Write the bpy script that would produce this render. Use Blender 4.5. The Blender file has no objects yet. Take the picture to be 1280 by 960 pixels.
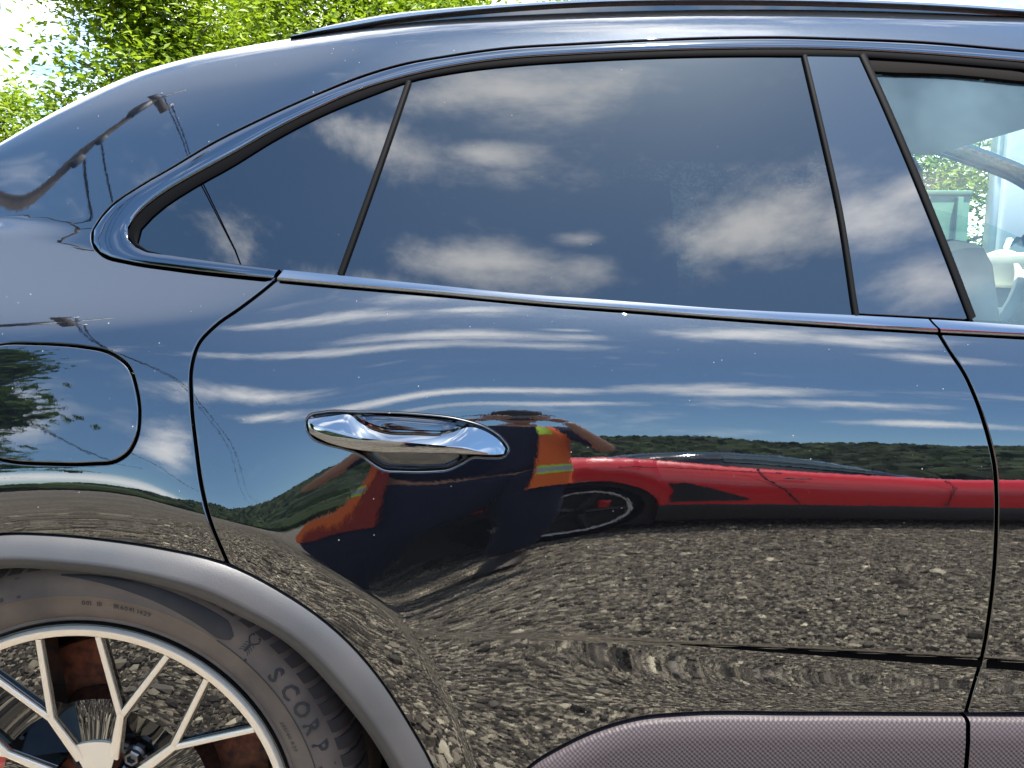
import bpy, bmesh, math, random
import numpy as np
from mathutils import Vector, Matrix
from mathutils.geometry import delaunay_2d_cdt

SC = bpy.context.scene
COL = SC.collection
# ---- camera -------------------------------------------------------------------------------
cam_d = bpy.data.cameras.new("camera"); cam = bpy.data.objects.new("camera", cam_d); COL.objects.link(cam)
cam.location = (0.0, -0.92, 1.08); cam.rotation_euler = (math.radians(90 - 8.0), 0, 0)
cam_d.sensor_width = 36.0; cam_d.lens = 949.0 / 1280 * 36.0; cam_d.clip_start = 0.01; cam_d.clip_end = 3000
SC.camera = cam
# ---- light and exposure ----------------------------------------------------------------------
SUN_EL, SUN_AZ = math.radians(75.0), math.radians(39.0)        # azimuth from -y towards +x
SUN_DIR = Vector((math.cos(SUN_EL) * math.sin(SUN_AZ), -math.cos(SUN_EL) * math.cos(SUN_AZ), math.sin(SUN_EL)))
sl = bpy.data.lights.new("sun", 'SUN'); sl.energy = 4.2; sl.angle = math.radians(0.53); sl.color = (1.0, .95, .87)
sun = bpy.data.objects.new("sun", sl); COL.objects.link(sun); sun.rotation_euler = SUN_DIR.to_track_quat('Z', 'Y').to_euler()
SC.view_settings.view_transform = 'Standard'; SC.view_settings.look = 'None'
SC.view_settings.exposure = 2.18; SC.view_settings.gamma = 1.0; SC.view_settings.use_curve_mapping = False
try:
    SC.cycles.max_bounces = 10; SC.cycles.transparent_max_bounces = 12; SC.cycles.caustics_reflective = False; SC.cycles.caustics_refractive = False
    SC.cycles.sample_clamp_indirect = 8.0
except Exception: pass
W_ = bpy.data.worlds.new("World"); SC.world = W_; W_.use_nodes = True
def _world():
    nt = W_.node_tree; nt.nodes.clear()
    N = lambda t, **k: _n(nt, t, **k)
    L = nt.links.new
    out = N('ShaderNodeOutputWorld'); bg = N('ShaderNodeBackground'); L(bg.outputs[0], out.inputs[0])
    sky = N('ShaderNodeTexSky'); sky.sky_type = 'NISHITA'; sky.sun_disc = False
    sky.sun_elevation = SUN_EL; sky.sun_rotation = math.pi - SUN_AZ
    sky.air_density = 1.0; sky.dust_density = .6; sky.ozone_density = 1.6; sky.altitude = 200
    bg.inputs[1].default_value = 0.10
    tc = N('ShaderNodeTexCoord'); nrm = N('ShaderNodeVectorMath', operation='NORMALIZE'); L(tc.outputs['Generated'], nrm.inputs[0])
    # fair-weather clouds at their directions in the sky (azimuth from -y to +x, elevation, half sizes; degrees)
    cl = [(-1, 69.0, 29, 4.8), (-25, 60, 20, 3.3), (-6, 60.5, 8, 1.4), (-4, 48.9, 13, 2.3), (6, 51.3, 3.5, 1.2), (30, 50, 13, 4.4), (42, 47, 7, 3.4), (42, 39.8, 5, 2.6),
          (-14, 44.6, 24, 2.0), (-20, 30, 12, 2.2), (-2, 23.5, 9, 1.3), (4, 18.5, 5, .9), (-16, 24.8, 6, 1.3), (17, 23.2, 11, 2.3), (26, 19.5, 6, 1.3), (46, 47.5, 8, 2.0), (30, 13.8, 6, .9),
          (-31, 17, 4, 5), (-37, 5, 10, 2.2), (-44, 21, 4.5, 5.5), (130, 78, 40, 8), (60, 30, 14, 3), (75, 52, 12, 4), (-70, 20, 10, 2.5)]
    nz = N('ShaderNodeTexNoise'); nz.inputs['Scale'].default_value = 7.0; nz.inputs['Detail'].default_value = 8; nz.inputs['Roughness'].default_value = .62
    sq = N('ShaderNodeVectorMath', operation='MULTIPLY'); sq.inputs[1].default_value = (1, 1, 2.2); L(nrm.outputs[0], sq.inputs[0]); L(sq.outputs[0], nz.inputs['Vector'])
    tot = None
    for az, el, ra, re in cl:
        a, e = math.radians(az), math.radians(el)
        c = Vector((math.sin(a) * math.cos(e), -math.cos(a) * math.cos(e), math.sin(e)))
        u = Vector((math.cos(a), math.sin(a), 0)); v = c.cross(u) * -1
        m = []
        for ax, r in ((u, math.radians(ra) * max(.35, math.cos(e))), (v, math.radians(re))):
            d = N('ShaderNodeVectorMath', operation='DOT_PRODUCT'); d.inputs[1].default_value = tuple(ax / r); L(nrm.outputs[0], d.inputs[0])
            m.append((d, float(c.dot(ax) / r)))
        cb = N('ShaderNodeCombineXYZ')
        for k, (d, o) in enumerate(m):
            s_ = N('ShaderNodeMath', operation='SUBTRACT'); s_.inputs[1].default_value = o; L(d.outputs['Value'], s_.inputs[0]); L(s_.outputs[0], cb.inputs[k])
        dd = N('ShaderNodeVectorMath', operation='DOT_PRODUCT'); dd.inputs[1].default_value = tuple(c); L(nrm.outputs[0], dd.inputs[0])
        bk = N('ShaderNodeMath', operation='LESS_THAN'); bk.inputs[1].default_value = 0.2; L(dd.outputs['Value'], bk.inputs[0])
        b2 = N('ShaderNodeMath', operation='MULTIPLY'); b2.inputs[1].default_value = 50; L(bk.outputs[0], b2.inputs[0]); L(b2.outputs[0], cb.inputs[2])
        ln = N('ShaderNodeVectorMath', operation='LENGTH'); L(cb.outputs[0], ln.inputs[0])
        iv = N('ShaderNodeMath', operation='SUBTRACT'); iv.inputs[0].default_value = 1.0; L(ln.outputs['Value'], iv.inputs[1])
        if tot is None: tot = iv
        else:
            mx = N('ShaderNodeMath', operation='MAXIMUM'); L(tot.outputs[0], mx.inputs[0]); L(iv.outputs[0], mx.inputs[1]); tot = mx
    # loose clouds in the half of the sky behind the car
    n2 = N('ShaderNodeTexNoise'); n2.inputs['Scale'].default_value = 2.6; n2.inputs['Detail'].default_value = 7; n2.inputs['Roughness'].default_value = .6; L(sq.outputs[0], n2.inputs['Vector'])
    sp = N('ShaderNodeSeparateXYZ'); L(nrm.outputs[0], sp.inputs[0])
    hb = N('ShaderNodeMapRange'); hb.inputs[1].default_value = .15; hb.inputs[2].default_value = .6; hb.inputs[3].default_value = -2.4; hb.inputs[4].default_value = -1.15; L(sp.outputs[1], hb.inputs[0])
    n2s = N('ShaderNodeMath', operation='MULTIPLY_ADD'); n2s.inputs[1].default_value = 3.6; L(n2.outputs['Fac'], n2s.inputs[0]); L(hb.outputs[0], n2s.inputs[2])
    mx = N('ShaderNodeMath', operation='MAXIMUM'); L(tot.outputs[0], mx.inputs[0]); L(n2s.outputs[0], mx.inputs[1])
    cp = N('ShaderNodeMath', operation='MAXIMUM'); cp.inputs[1].default_value = -1.2; L(mx.outputs[0], cp.inputs[0])
    nm = N('ShaderNodeMath', operation='MULTIPLY_ADD'); nm.inputs[1].default_value = 2.6; nm.inputs[2].default_value = -1.30; L(nz.outputs['Fac'], nm.inputs[0])
    ad = N('ShaderNodeMath', operation='ADD'); L(cp.outputs[0], ad.inputs[0]); L(nm.outputs[0], ad.inputs[1])
    mr = N('ShaderNodeMapRange'); mr.interpolation_type = 'SMOOTHSTEP'; mr.inputs[1].default_value = -.35; mr.inputs[2].default_value = 1.35; mr.inputs[3].default_value = 0; mr.inputs[4].default_value = .92
    L(ad.outputs[0], mr.inputs[0])
    sc = N('ShaderNodeMix', data_type='RGBA', blend_type='MULTIPLY'); sc.inputs[0].default_value = 1.0; sc.inputs[7].default_value = (.76, .95, 1.02, 1); L(sky.outputs[0], sc.inputs[6])
    # pale veil added to the sky to make the rear shoulder glow
    va, ve = math.radians(-100), math.radians(58); vd = N('ShaderNodeVectorMath', operation='DOT_PRODUCT'); vd.inputs[1].default_value = (math.sin(va) * math.cos(ve), -math.cos(va) * math.cos(ve), math.sin(ve)); L(nrm.outputs[0], vd.inputs[0])
    vm = N('ShaderNodeMapRange'); vm.interpolation_type = 'SMOOTHSTEP'; vm.inputs[1].default_value = math.cos(math.radians(22)); vm.inputs[2].default_value = math.cos(math.radians(3)); vm.inputs[3].default_value = 0; vm.inputs[4].default_value = .17; L(vd.outputs['Value'], vm.inputs[0])
    vmx = N('ShaderNodeMath', operation='MAXIMUM'); L(mr.outputs[0], vmx.inputs[0]); L(vm.outputs[0], vmx.inputs[1])
    mix = N('ShaderNodeMix', data_type='RGBA'); L(vmx.outputs[0], mix.inputs[0]); L(sc.outputs[2], mix.inputs[6]); mix.inputs[7].default_value = (10.6, 10.7, 10.8, 1)
    L(mix.outputs[2], bg.inputs[0])
def _n(nt, t, **k):
    n = nt.nodes.new(t)
    for a, b in k.items(): setattr(n, a, b)
    return n
_world()
COEF_TXT = '''
23213 22894 22587 22293 22012 21745 21498 21278 21093 20951 20867 20861 20953 21159 21493 21972 22628 23514 24702 26267 28259 30694 33557 36822 40479 44535 49000 19652 19300 18961 18636 18324 18027 17748 17499 17284 17104 16964 16886 16896
17011 17238 17590 18090 18786 19772 21164 23041 25418 28274 31577 35338 39582 44320 16408 16027 15661 15310 14974 14653 14351 14078 13836 13627 13451 13327 13281 13326 13473 13734 14136 14722 15593 16881 18676 20998 23843 27186 31056 35482
40472 13478 13074 12686 12315 11961 11625 11310 11018 10751 10518 10325 10183 10104 10103 10196 10408 10762 11319 12170 13424 15168 17440 20271 23667 27656 32245 37427 10863 10440 10036 9653 9289 8946 8626 8319 8033 7782 7582 7438
7351 7332 7407 7613 7974 8570 9479 10767 12505 14749 17595 21073 25182 29878 35117 8558 8121 7709 7321 6957 6616 6294 5981 5684 5423 5219 5076 4993 4985 5078 5310 5723 6396 7418 8822 10628 12937 15864 19471 23673
28348 33432 6559 6111 5695 5309 4952 4620 4305 4000 3706 3442 3230 3079 2994 3000 3128 3401 3871 4604 5754 7384 9425 12010 15144 18906 23093 27551 32229 4859 4401 3982 3600 3254 2937 2641 2358 2085 1830 1608
1433 1322 1319 1462 1772 2278 3040 4277 6182 8731 11886 15420 19266 23249 27289 31376 3446 2978 2555 2175 1839 1539 1270 1022 786 555 332 127 -30 -79 43 376 937 1755 3014 5102 8342 12286 16297 20120
23771 27310 30768 2304 1824 1394 1014 682 397 153 -57 -249 -438 -639 -853 -1049 -1160 -1092 -761 -91 903 2206 4261 8072 12737 17056 20834 24227 27378 30343 1410 920 481 94 -239 -519 -748 -931 -1083 -1223
-1374 -1553 -1744 -1884 -1863 -1560 -781 457 1910 3931 7781 12697 17140 20971 24326 27338 30067 741 243 -206 -604 -949 -1237 -1468 -1644 -1775 -1873 -1961 -2063 -2182 -2279 -2247 -1929 -1103 197 1706 3738 7396 12176 16593
20541 24036 27146 29915 268 -234 -692 -1105 -1469 -1779 -2031 -2226 -2364 -2450 -2492 -2507 -2517 -2516 -2423 -2065 -1260 -9 1483 3288 6742 11588 15899 19867 23527 26864 29875 -42 -539 -1003 -1431 -1821 -2164 -2456 -2692 -2869
-2984 -3031 -3008 -2933 -2840 -2705 -2345 -1564 -325 1130 2757 6056 10946 15228 19221 23026 26609 29946 -220 -703 -1166 -1607 -2024 -2409 -2753 -3048 -3288 -3470 -3586 -3622 -3557 -3398 -3167 -2731 -1930 -696 778 2350 5381 10273
14622 18715 22659 26469 30140 -297 -757 -1211 -1659 -2098 -2524 -2925 -3290 -3608 -3876 -4097 -4270 -4364 -4306 -4007 -3336 -2362 -1081 456 2104 4853 9603 14103 18323 22411 26451 30466 -299 -732 -1170 -1614 -2065 -2521 -2972 -3406
-3806 -4159 -4467 -4750 -5012 -5152 -4868 -3885 -2620 -1307 211 1962 4648 9070 13544 17873 22168 26509 30918 -250 -656 -1072 -1502 -1949 -2415 -2897 -3381 -3846 -4262 -4605 -4860 -5018 -4993 -4477 -3543 -2483 -1293 240 2104 4662
8485 12777 17259 21856 26583 31459 -168 -551 -944 -1351 -1777 -2229 -2708 -3205 -3693 -4125 -4435 -4532 -4329 -3848 -3269 -2685 -1846 -920 481 2351 4720 7976 12040 16617 21500 26639 32039 -65 -434 -807 -1187 -1578 -1990 -2427
-2884 -3335 -3714 -3928 -3876 -3473 -2944 -2546 -1932 -1258 -377 847 2539 4770 7798 11631 16146 21196 26696 32621 49 -315 -673 -1026 -1377 -1731 -2092 -2459 -2811 -3085 -3184 -3086 -2779 -2358 -1948 -1363 -625 128 1176 2702
4858 7795 11474 15899 21034 26812 33195 171 -198 -548 -878 -1190 -1481 -1753 -2002 -2224 -2397 -2447 -2407 -2253 -1968 -1600 -1065 -386 324 1322 2824 4976 7815 11426 15840 21056 27047 33787 296 -82 -429 -744 -1024 -1264
-1460 -1613 -1731 -1840 -1925 -1963 -1887 -1704 -1441 -1000 -404 315 1330 2845 5017 7846 11472 15942 21263 27429 34431 425 36 -313 -619 -879 -1089 -1245 -1357 -1454 -1554 -1653 -1724 -1694 -1575 -1386 -1024 -486 237 1263
2769 4968 7893 11614 16188 21635 27957 35152 556 160 -191 -496 -750 -955 -1114 -1244 -1359 -1469 -1576 -1662 -1658 -1569 -1396 -1073 -550 183 1199 2687 4916 7959 11829 16549 22140 28608 35953 690 293 -60 -367 -628
-845 -1021 -1163 -1286 -1407 -1534 -1646 -1673 -1602 -1445 -1153 -623 129 1151 2645 4914 8080 12110 16996 22740 29344 36807 823 434 83 -229 -501 -734 -930 -1093 -1227 -1362 -1511 -1643 -1689 -1634 -1490 -1203 -663 105
1142 2672 5008 8287 12467 17511 23399 30119 37666 950 581 239 -74 -356 -603 -811 -985 -1145 -1310 -1489 -1645 -1710 -1675 -1551 -1264 -715 76 1154 2765 5213 8601 12909 18084 24084 30882 38468 1063 728 406 97
-191 -452 -681 -881 -1070 -1265 -1472 -1651 -1730 -1707 -1598 -1312 -749 62 1184 2896 5491 9010 13430 18696 24755 31576 39147 1154 867 575 282 -8 -284 -542 -781 -1004 -1229 -1464 -1664 -1761 -1756 -1654 -1360 -783
53 1228 3063 5817 9480 13995 19304 25362 32146 39647 1216 986 736 468 184 -107 -390 -658 -919 -1183 -1453 -1684 -1799 -1803 -1711 -1413 -811 58 1275 3236 6168 9960 14534 19837 25841 32539 39929 1247 1073 871
637 368 68 -253 -571 -868 -1157 -1449 -1697 -1835 -1856 -1759 -1453 -860 15 1314 3423 6500 10380 14964 20213 26125 32710 39972 1246 1120 961 764 523 231 -107 -464 -804 -1128 -1448 -1723 -1892 -1935 -1838 -1533
-956 -68 1326 3586 6763 10662 15195 20355 26162 32634 39777 1218 1123 994 828 618 352 24 -356 -736 -1098 -1448 -1748 -1929 -1975 -1879 -1580 -1005 -100 1336 3680 6890 10724 15159 20221 25934 32312 39360 1171 1083
966 816 627 384 73 -312 -713 -1095 -1444 -1724 -1887 -1916 -1801 -1498 -936 -23 1442 3723 6797 10508 14841 19821 25462 31771 38749 1111 1011 884 731 544 313 18 -346 -739 -1110 -1419 -1639 -1757 -1753 -1608
-1289 -734 178 1607 3712 6540 10080 14311 19221 24804 31057 37977 1049 918 766 592 393 163 -108 -439 -801 -1132 -1377 -1522 -1585 -1541 -1361 -1022 -469 418 1756 3663 6238 9588 13699 18526 24041 30230 37090 989
819 634 432 214 -18 -268 -561 -874 -1149 -1332 -1416 -1430 -1350 -1145 -795 -251 595 1842 3604 5998 9176 13139 17846 23258 29356 36133 940 728 507 279 46 -189 -430 -686 -942 -1157 -1298 -1354 -1334 -1228
-1015 -671 -145 662 1860 3556 5869 8908 12710 17260 22532 28501 35160 906 656 405 155 -92 -332 -564 -791 -1000 -1172 -1287 -1333 -1302 -1188 -978 -647 -139 648 1836 3525 5812 8761 12421 16807 21912 27720 34221
891 609 334 68 -188 -432 -660 -868 -1049 -1195 -1299 -1345 -1318 -1209 -1006 -686 -187 601 1798 3503 5787 8687 12243 16485 21422 27051 33365 898 592 300 21 -242 -489 -716 -915 -1084 -1221 -1322 -1374 -1358
-1258 -1060 -744 -244 552 1763 3487 5778 8654 12142 16272 21060 26513 32629 927 605 300 13 -256 -506 -733 -932 -1101 -1239 -1344 -1401 -1392 -1299 -1104 -788 -283 521 1745 3481 5779 8644 12092 16141 20810 26106
32033 977 644 330 37 -236 -487 -716 -919 -1094 -1239 -1348 -1408 -1403 -1313 -1117 -797 -288 522 1750 3493 5794 8655 12078 16073 20651 25820 31584 1044 704 386 89 -186 -440 -671 -879 -1061 -1212 -1325 -1386
-1381 -1290 -1092 -768 -255 557 1785 3529 5831 8688 12095 16053 20565 25638 31273 1124 782 461 163 -114 -369 -601 -813 -1000 -1157 -1272 -1333 -1325 -1231 -1031 -705 -191 621 1849 3591 5893 8745 12140 16071 20538
25540 31080 1210 870 550 252 -25 -280 -513 -727 -917 -1076 -1192 -1251 -1241 -1144 -943 -615 -102 709 1935 3676 5977 8825 12209 16120 20554 25508 30982 1296 961 646 350 75 -179 -412 -626 -817 -976 -1092
-1151 -1139 -1040 -838 -511 2 812 2038 3779 6077 8921 12296 16192 20603 25523 30953 1376 1050 742 452 180 -73 -306 -519 -710 -868 -982 -1040 -1028 -928 -726 -399 113 922 2148 3889 6187 9027 12394 16278
20672 25570 30972 1445 1131 832 549 281 31 -201 -414 -603 -759 -873 -930 -917 -818 -616 -290 223 1032 2258 3999 6296 9133 12495 16370 20752 25635 31019 1500 1199 911 636 374 126 -105 -317 -504 -659
-772 -829 -815 -716 -514 -187 325 1134 2360 4102 6399 9234 12591 16460 20833 25707 31080 1539 1253 976 709 453 208 -22 -233 -419 -573 -685 -741 -727 -626 -424 -98 415 1224 2451 4193 6489 9323 12677
16542 20911 25779 31146 1566 1293 1026 767 516 274 44 -166 -350 -502 -613 -669 -653 -552 -348 -21 492 1302 2529 4270 6566 9399 12751 16614 20981 25849 31215 1589 1325 1066 813 566 326 97 -112 -295
-445 -554 -609 -592 -489 -284 45 559 1369 2595 4336 6631 9463 12815 16679 21048 25919 31290 1619 1360 1105 856 611 372 144 -64 -245 -393 -501 -555 -537 -432 -226 104 620 1430 2655 4395 6690 9522
12877 16744 21119 25999 31381 1676 1414 1159 909 664 425 198 -9 -187 -334 -440 -493 -474 -368 -161 171 687 1497 2721 4461 6757 9590 12949 16823 21209 26102 31503 1782 1511 1249 994 746 506 279 75
-102 -246 -352 -404 -383 -277 -70 260 776 1587 2813 4553 6849 9686 13051 16935 21336 26251 31678 1966 1679 1404 1140 886 644 417 213 39 -104 -209 -260 -239 -132 74 405 919 1730 2956 4698 6995
9836 13208 17107 21528 26470 31932 2262 1952 1658 1381 1119 873 646 443 268 126 21 -30 -8 99 305 635 1150 1961 3188 4929 7226 10071 13453 17369 21816 26792 32296 2706 2368 2053 1759 1487 1236 1007
804 628 484 378 326 347 454 662 993 1508 2318 3543 5281 7579 10429 13824 17761 22237 27251 32802 3338 2970 2631 2319 2035 1779 1548 1342 1163 1014 906 852 871 976 1184 1516 2032 2841 4063 5799
8097 10953 14362 18323 22832 27886 33485 4195 3799 3437 3108 2812 2550 2317 2107 1922 1767 1655 1597 1611 1712 1917 2249 2765 3573 4793 6527 8826 11689 15116 19102 23643 28736 34378 5315 4897 4515 4171 3866 3598
3362 3148 2956 2794 2675 2613 2619 2712 2912 3240 3753 4560 5780 7515 9817 12691 16136 20146 24715 29839 35514 6732 6300 5906 5553 5241 4969 4731 4512 4312 4142 4018 3950 3947 4030 4223 4543 5051 5858 7081
8819 11126 14012 17472 21501 26089 31230 36921 8475 8041 7646 7290 6975 6701 6461 6238 6033 5857 5729 5657 5646 5721 5906 6216 6717 7524 8752 10496 12810 15703 19173 23209 27801 32941 38625 10566 10145 9759 9410 9098
8825 8583 8359 8152 7976 7846 7772 7759 7831 8010 8313 8808 9616 10848 12598 14915 17812 21279 25306 29880 34995 40647 13024 12630 12265 11931 11629 11360 11120 10898 10695 10524 10397 10326 10317 10393 10577 10881 11377 12182
13413 15164 17482 20371 23819 27815 32348 37413 43007 15862 15505 15172 14864 14579 14318 14081 13866 13677 13518 13400 13335 13339 13429 13623 13940 14444 15248 16474 18221 20533 23400 26808 30749 35216 40206 45718 19088 18777 18483 18207
17947 17702 17474 17272 17102 16963 16860 16808 16831 16942 17153 17490 18010 18819 20042 21781 24077 26901 30247 34111 38491 43385 48793 22705 22446 22197 21959 21730 21509 21301 21120 20973 20858 20779 20750 20796 20927 21158 21521 22069
22900 24130 25852 28105 30866 34131 37899 42174 46954 52240 26717 26512 26313 26117 25924 25737 25562 25409 25288 25201 25155 25159 25230 25381 25634 26026 26617 27490 28738 30434 32615 35290 38455 42113 46265 50914 56063
'''
# ---- CORE: camera model and the shape of the car's side ---------------------------------
import numpy as np, math
CAMP = np.array([0.0, -0.92, 1.08]); PITCH = math.radians(-8.0); FPX = 949.0
_c, _s = math.cos(PITCH), math.sin(PITCH)
FWD = np.array([0, _c, _s]); UPV = np.array([0, -_s, _c]); RGT = np.array([1.0, 0, 0])

def ray(px, py):
    px = np.asarray(px, float); py = np.asarray(py, float)
    d = FWD + ((px - 640) / FPX)[..., None] * RGT + ((480 - py) / FPX)[..., None] * UPV
    return d / np.linalg.norm(d, axis=-1, keepdims=True)

def project(P):
    q = np.asarray(P, float) - CAMP
    z = q @ FWD
    return np.stack([640 + FPX * (q @ RGT) / z, 480 - FPX * (q @ UPV) / z], -1)

def on_y(px, py, y):
    d = ray(px, py); t = (y - CAMP[1]) / d[..., 1]
    return CAMP + d * np.asarray(t)[..., None]

def spline(pts, n):
    """Catmull-Rom through pts (K,D), n samples per span, open."""
    P = np.asarray(pts, float); K = len(P); out = []
    for i in range(K - 1):
        p0 = P[max(i - 1, 0)]; p1 = P[i]; p2 = P[i + 1]; p3 = P[min(i + 2, K - 1)]
        d1 = max(np.linalg.norm(p2 - p1), 1e-9); d0 = max(np.linalg.norm(p1 - p0), 1e-9); d2 = max(np.linalg.norm(p3 - p2), 1e-9)
        m1 = (p2 - p1) / d1 if i == 0 else ((p1 - p0) / d0 * d1 + (p2 - p1) / d1 * d0) / (d0 + d1)
        m2 = (p2 - p1) / d1 if i == K - 2 else ((p2 - p1) / d1 * d2 + (p3 - p2) / d2 * d1) / (d1 + d2)
        t = np.linspace(0, 1, n, endpoint=False)[:, None]
        h = t * t * (3 - 2 * t)
        out.append((1 + 2 * t) * (1 - t) ** 2 * p1 + t * (1 - t) ** 2 * d1 * m1 + h * p2 + t * t * (t - 1) * d1 * m2)
    out.append(P[-1:])
    return np.concatenate(out)

def resample(P, step, closed=False):
    P = np.asarray(P, float)
    if closed: P = np.concatenate([P, P[:1]])
    L = np.concatenate([[0], np.cumsum(np.linalg.norm(np.diff(P, axis=0), axis=1))])
    n = max(2, int(round(L[-1] / step)))
    s = np.linspace(0, L[-1], n + 1)
    if closed: s = s[:-1]
    return np.stack([np.interp(s, L, P[:, k]) for k in range(P.shape[1])], -1)

# waist line (lower edge of the window trim) and its height
def zb(x):
    x = np.asarray(x, float)
    return 1.049 - 0.072 * x + 0.30 * (.42 * np.tanh(np.clip(-0.25 - x, 0, 3) / .42)) ** 2 - 0.05 * np.clip(x - 1.7, 0, 2) ** 2

# lower body: least-squares bicubic B-spline y(x, z) through wanted surface tilts
X0, X1, NX = -1.36, 3.14, 68
Z0, Z1, NZ = 0.20, 1.2473, 24
HX, HZ = (X1 - X0) / NX, (Z1 - Z0) / NZ
def _b3(t):
    return np.stack([(1 - t) ** 3, 3 * t ** 3 - 6 * t ** 2 + 4, -3 * t ** 3 + 3 * t ** 2 + 3 * t + 1, t ** 3], -1) / 6
def _b3d(t):
    return np.stack([-(1 - t) ** 2, 3 * t ** 2 - 4 * t, -3 * t ** 2 + 2 * t + 1, t ** 2], -1) / 2
def _loc(v, a, h, n):
    u = (np.asarray(v, float) - a) / h; i = np.clip(np.floor(u).astype(int), 0, n - 1)
    return i, u - i
MX, MZ = NX + 3, NZ + 3

WHEEL = np.array([-0.579, 0.36])

# ridge of the wheel-arch flare (pixels of the photograph, laid on the body)
RIDGE_PX = [(-420, 1010), (-330, 880), (-220, 770), (-110, 690), (0, 645), (100, 637), (200, 641), (262, 651), (300, 661), (345, 677), (390, 703), (440, 733), (482, 762), (520, 807), (553, 865), (575, 915), (590, 960), (600, 1010), (606, 1080)]
CREASE_PX = [(500, 790), (560, 795), (700, 797), (860, 806), (1000, 813), (1240, 826), (1280, 829), (1420, 839.5), (1600, 853)]

COEF = np.array(COEF_TXT.split(), float).reshape(MX, MZ) * 1e-5
def low0(x, z):
    x = np.asarray(x, float); z = np.asarray(z, float)
    xs = np.clip(x, X0, X1); zs = np.clip(z, Z0, Z1)
    i, t = _loc(xs, X0, HX, NX); j, s = _loc(zs, Z0, HZ, NZ)
    bx, bz = _b3(t), _b3(s); dx, dz = _b3d(t) / HX, _b3d(s) / HZ
    Y = np.zeros(np.shape(xs)); Yx = Y.copy(); Yz = Y.copy()
    for a in range(4):
        for b in range(4):
            cc = COEF[i + a, j + b]
            Y = Y + cc * bx[..., a] * bz[..., b]; Yx = Yx + cc * dx[..., a] * bz[..., b]; Yz = Yz + cc * bx[..., a] * dz[..., b]
    return Y, Yx, Yz

def _ray_low(px, py):
    d = ray(px, py); y = np.zeros(len(d))
    for _ in range(8):
        P = CAMP + d * ((y - CAMP[1]) / d[:, 1])[:, None]; y = low0(P[:, 0], P[:, 2])[0]
    return CAMP + d * ((y - CAMP[1]) / d[:, 1])[:, None]
def _polar(poly):
    P = _ray_low(np.array([p[0] for p in poly], float), np.array([p[1] for p in poly], float))[:, [0, 2]] - WHEEL
    a = np.arctan2(P[:, 1], P[:, 0]); r = np.hypot(P[:, 0], P[:, 1]); o = np.argsort(a)
    return a[o], r[o]
_RA, _RR = _polar(spline(RIDGE_PX, 8))
_cz = _ray_low(*[np.array(v, float) for v in zip(*CREASE_PX)])
def softplus(t):
    t = np.clip(t, -40, 40); return np.log1p(np.exp(t))
def bump_terms(x, z):
    """flare band inside the arch ridge and the step under the door crease."""
    q = np.stack([x, z], -1) - WHEEL
    a = np.arctan2(q[..., 1], q[..., 0]); r = np.hypot(q[..., 0], q[..., 1])
    R = np.interp(a, _RA, _RR)
    quart = np.clip((np.abs(a - 1.85) < .9) * 1.0, 0, 1)
    soft = np.interp(a, [-.4, .2, .75, 1.05, 1.3, 3.4], [.0014, .0014, .0018, .004, .010, .010])
    beta = np.interp(a, [-.4, .2, .9, 1.4, 3.4], [.20, .22, .24, .25, .25])
    Y = beta * soft * softplus((R - r) / soft)
    zc = np.interp(x, _cz[:, 0], _cz[:, 2])
    amp = np.interp(x, [-.15, 0.02, .22, .45, .8, 1.9, 2.1], [0, .0012, .0055, .0105, .0120, .008, 0])
    wid = np.interp(x, [-.1, .1, .5, .8], [.003, .003, .0045, .005])
    t = (zc - z) / wid
    Y = Y + amp * np.where(t < -1, 0, np.where(t > 1, 1, .5 + .5 * np.sin(np.clip(t, -1, 1) * math.pi / 2)))
    Y = Y - amp * np.clip((zc - z) / .09, 0, 1) ** 2 * (3 - 2 * np.clip((zc - z) / .09, 0, 1)) * .8
    return Y

def low(x, z):
    return low0(x, z)[0] + bump_terms(x, z)

# upper body: a tilt profile from the waist to the roof edge, scaled to the roof's side view
_W = np.linspace(0, 1.9, 400)
def _tilt(w):
    return np.radians(np.interp(w, [0, .012, .03, .05, .5, .68, .78, .86, .93, 1.0, 1.08, 1.3, 1.9], [42, 35, 25, 23.5, 26.5, 29, 37, 53, 65, 76, 82, 86, 89]))
_ker = np.ones(5) / 5
_tw = _tilt(_W); _tw = np.concatenate([_tw[:2], np.convolve(_tw, _ker, 'valid'), _tw[-2:]])
_dw = _W[1] - _W[0]
_IC = np.concatenate([[0], np.cumsum(.5 * (np.cos(_tw)[1:] + np.cos(_tw)[:-1]) * _dw)])
_IS = np.concatenate([[0], np.cumsum(.5 * (np.sin(_tw)[1:] + np.sin(_tw)[:-1]) * _dw)])
C1, S1 = np.interp(1, _W, _IC), np.interp(1, _W, _IS)
ROOF_PX = [(-160, 250), (-60, 197), (0, 166), (60, 138), (130, 106), (180, 86), (250, 69), (330, 54), (400, 43), (520, 27), (640, 18), (830, 11), (1100, 10), (1280, 17)]
def _roof():
    px = spline(ROOF_PX, 6); d = ray(px[:, 0], px[:, 1]); y = np.full(len(d), .2)
    for _ in range(30):
        P = CAMP + d * ((y - CAMP[1]) / d[:, 1])[:, None]
        x, z = P[:, 0], P[:, 2]
        L = (z - zb(x)) / C1
        y = .5 * y + .5 * (low(x, zb(x)) + L * S1)
    return x, z
_rx, _rz = _roof()
_rx = np.concatenate([[-1.36, -1.15], _rx, [1.3, 1.6, 2.0, 2.25, 3.2]])
_rz = np.concatenate([[1.135, 1.155], _rz, [_rz[-1] - .015, _rz[-1] - .10, 1.20, .96, .86]])
_o = np.argsort(_rx); _rx, _rz = _rx[_o], _rz[_o]
_gx = np.linspace(-1.36, 3.2, 460); _gz = np.interp(_gx, _rx, _rz)
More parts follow.
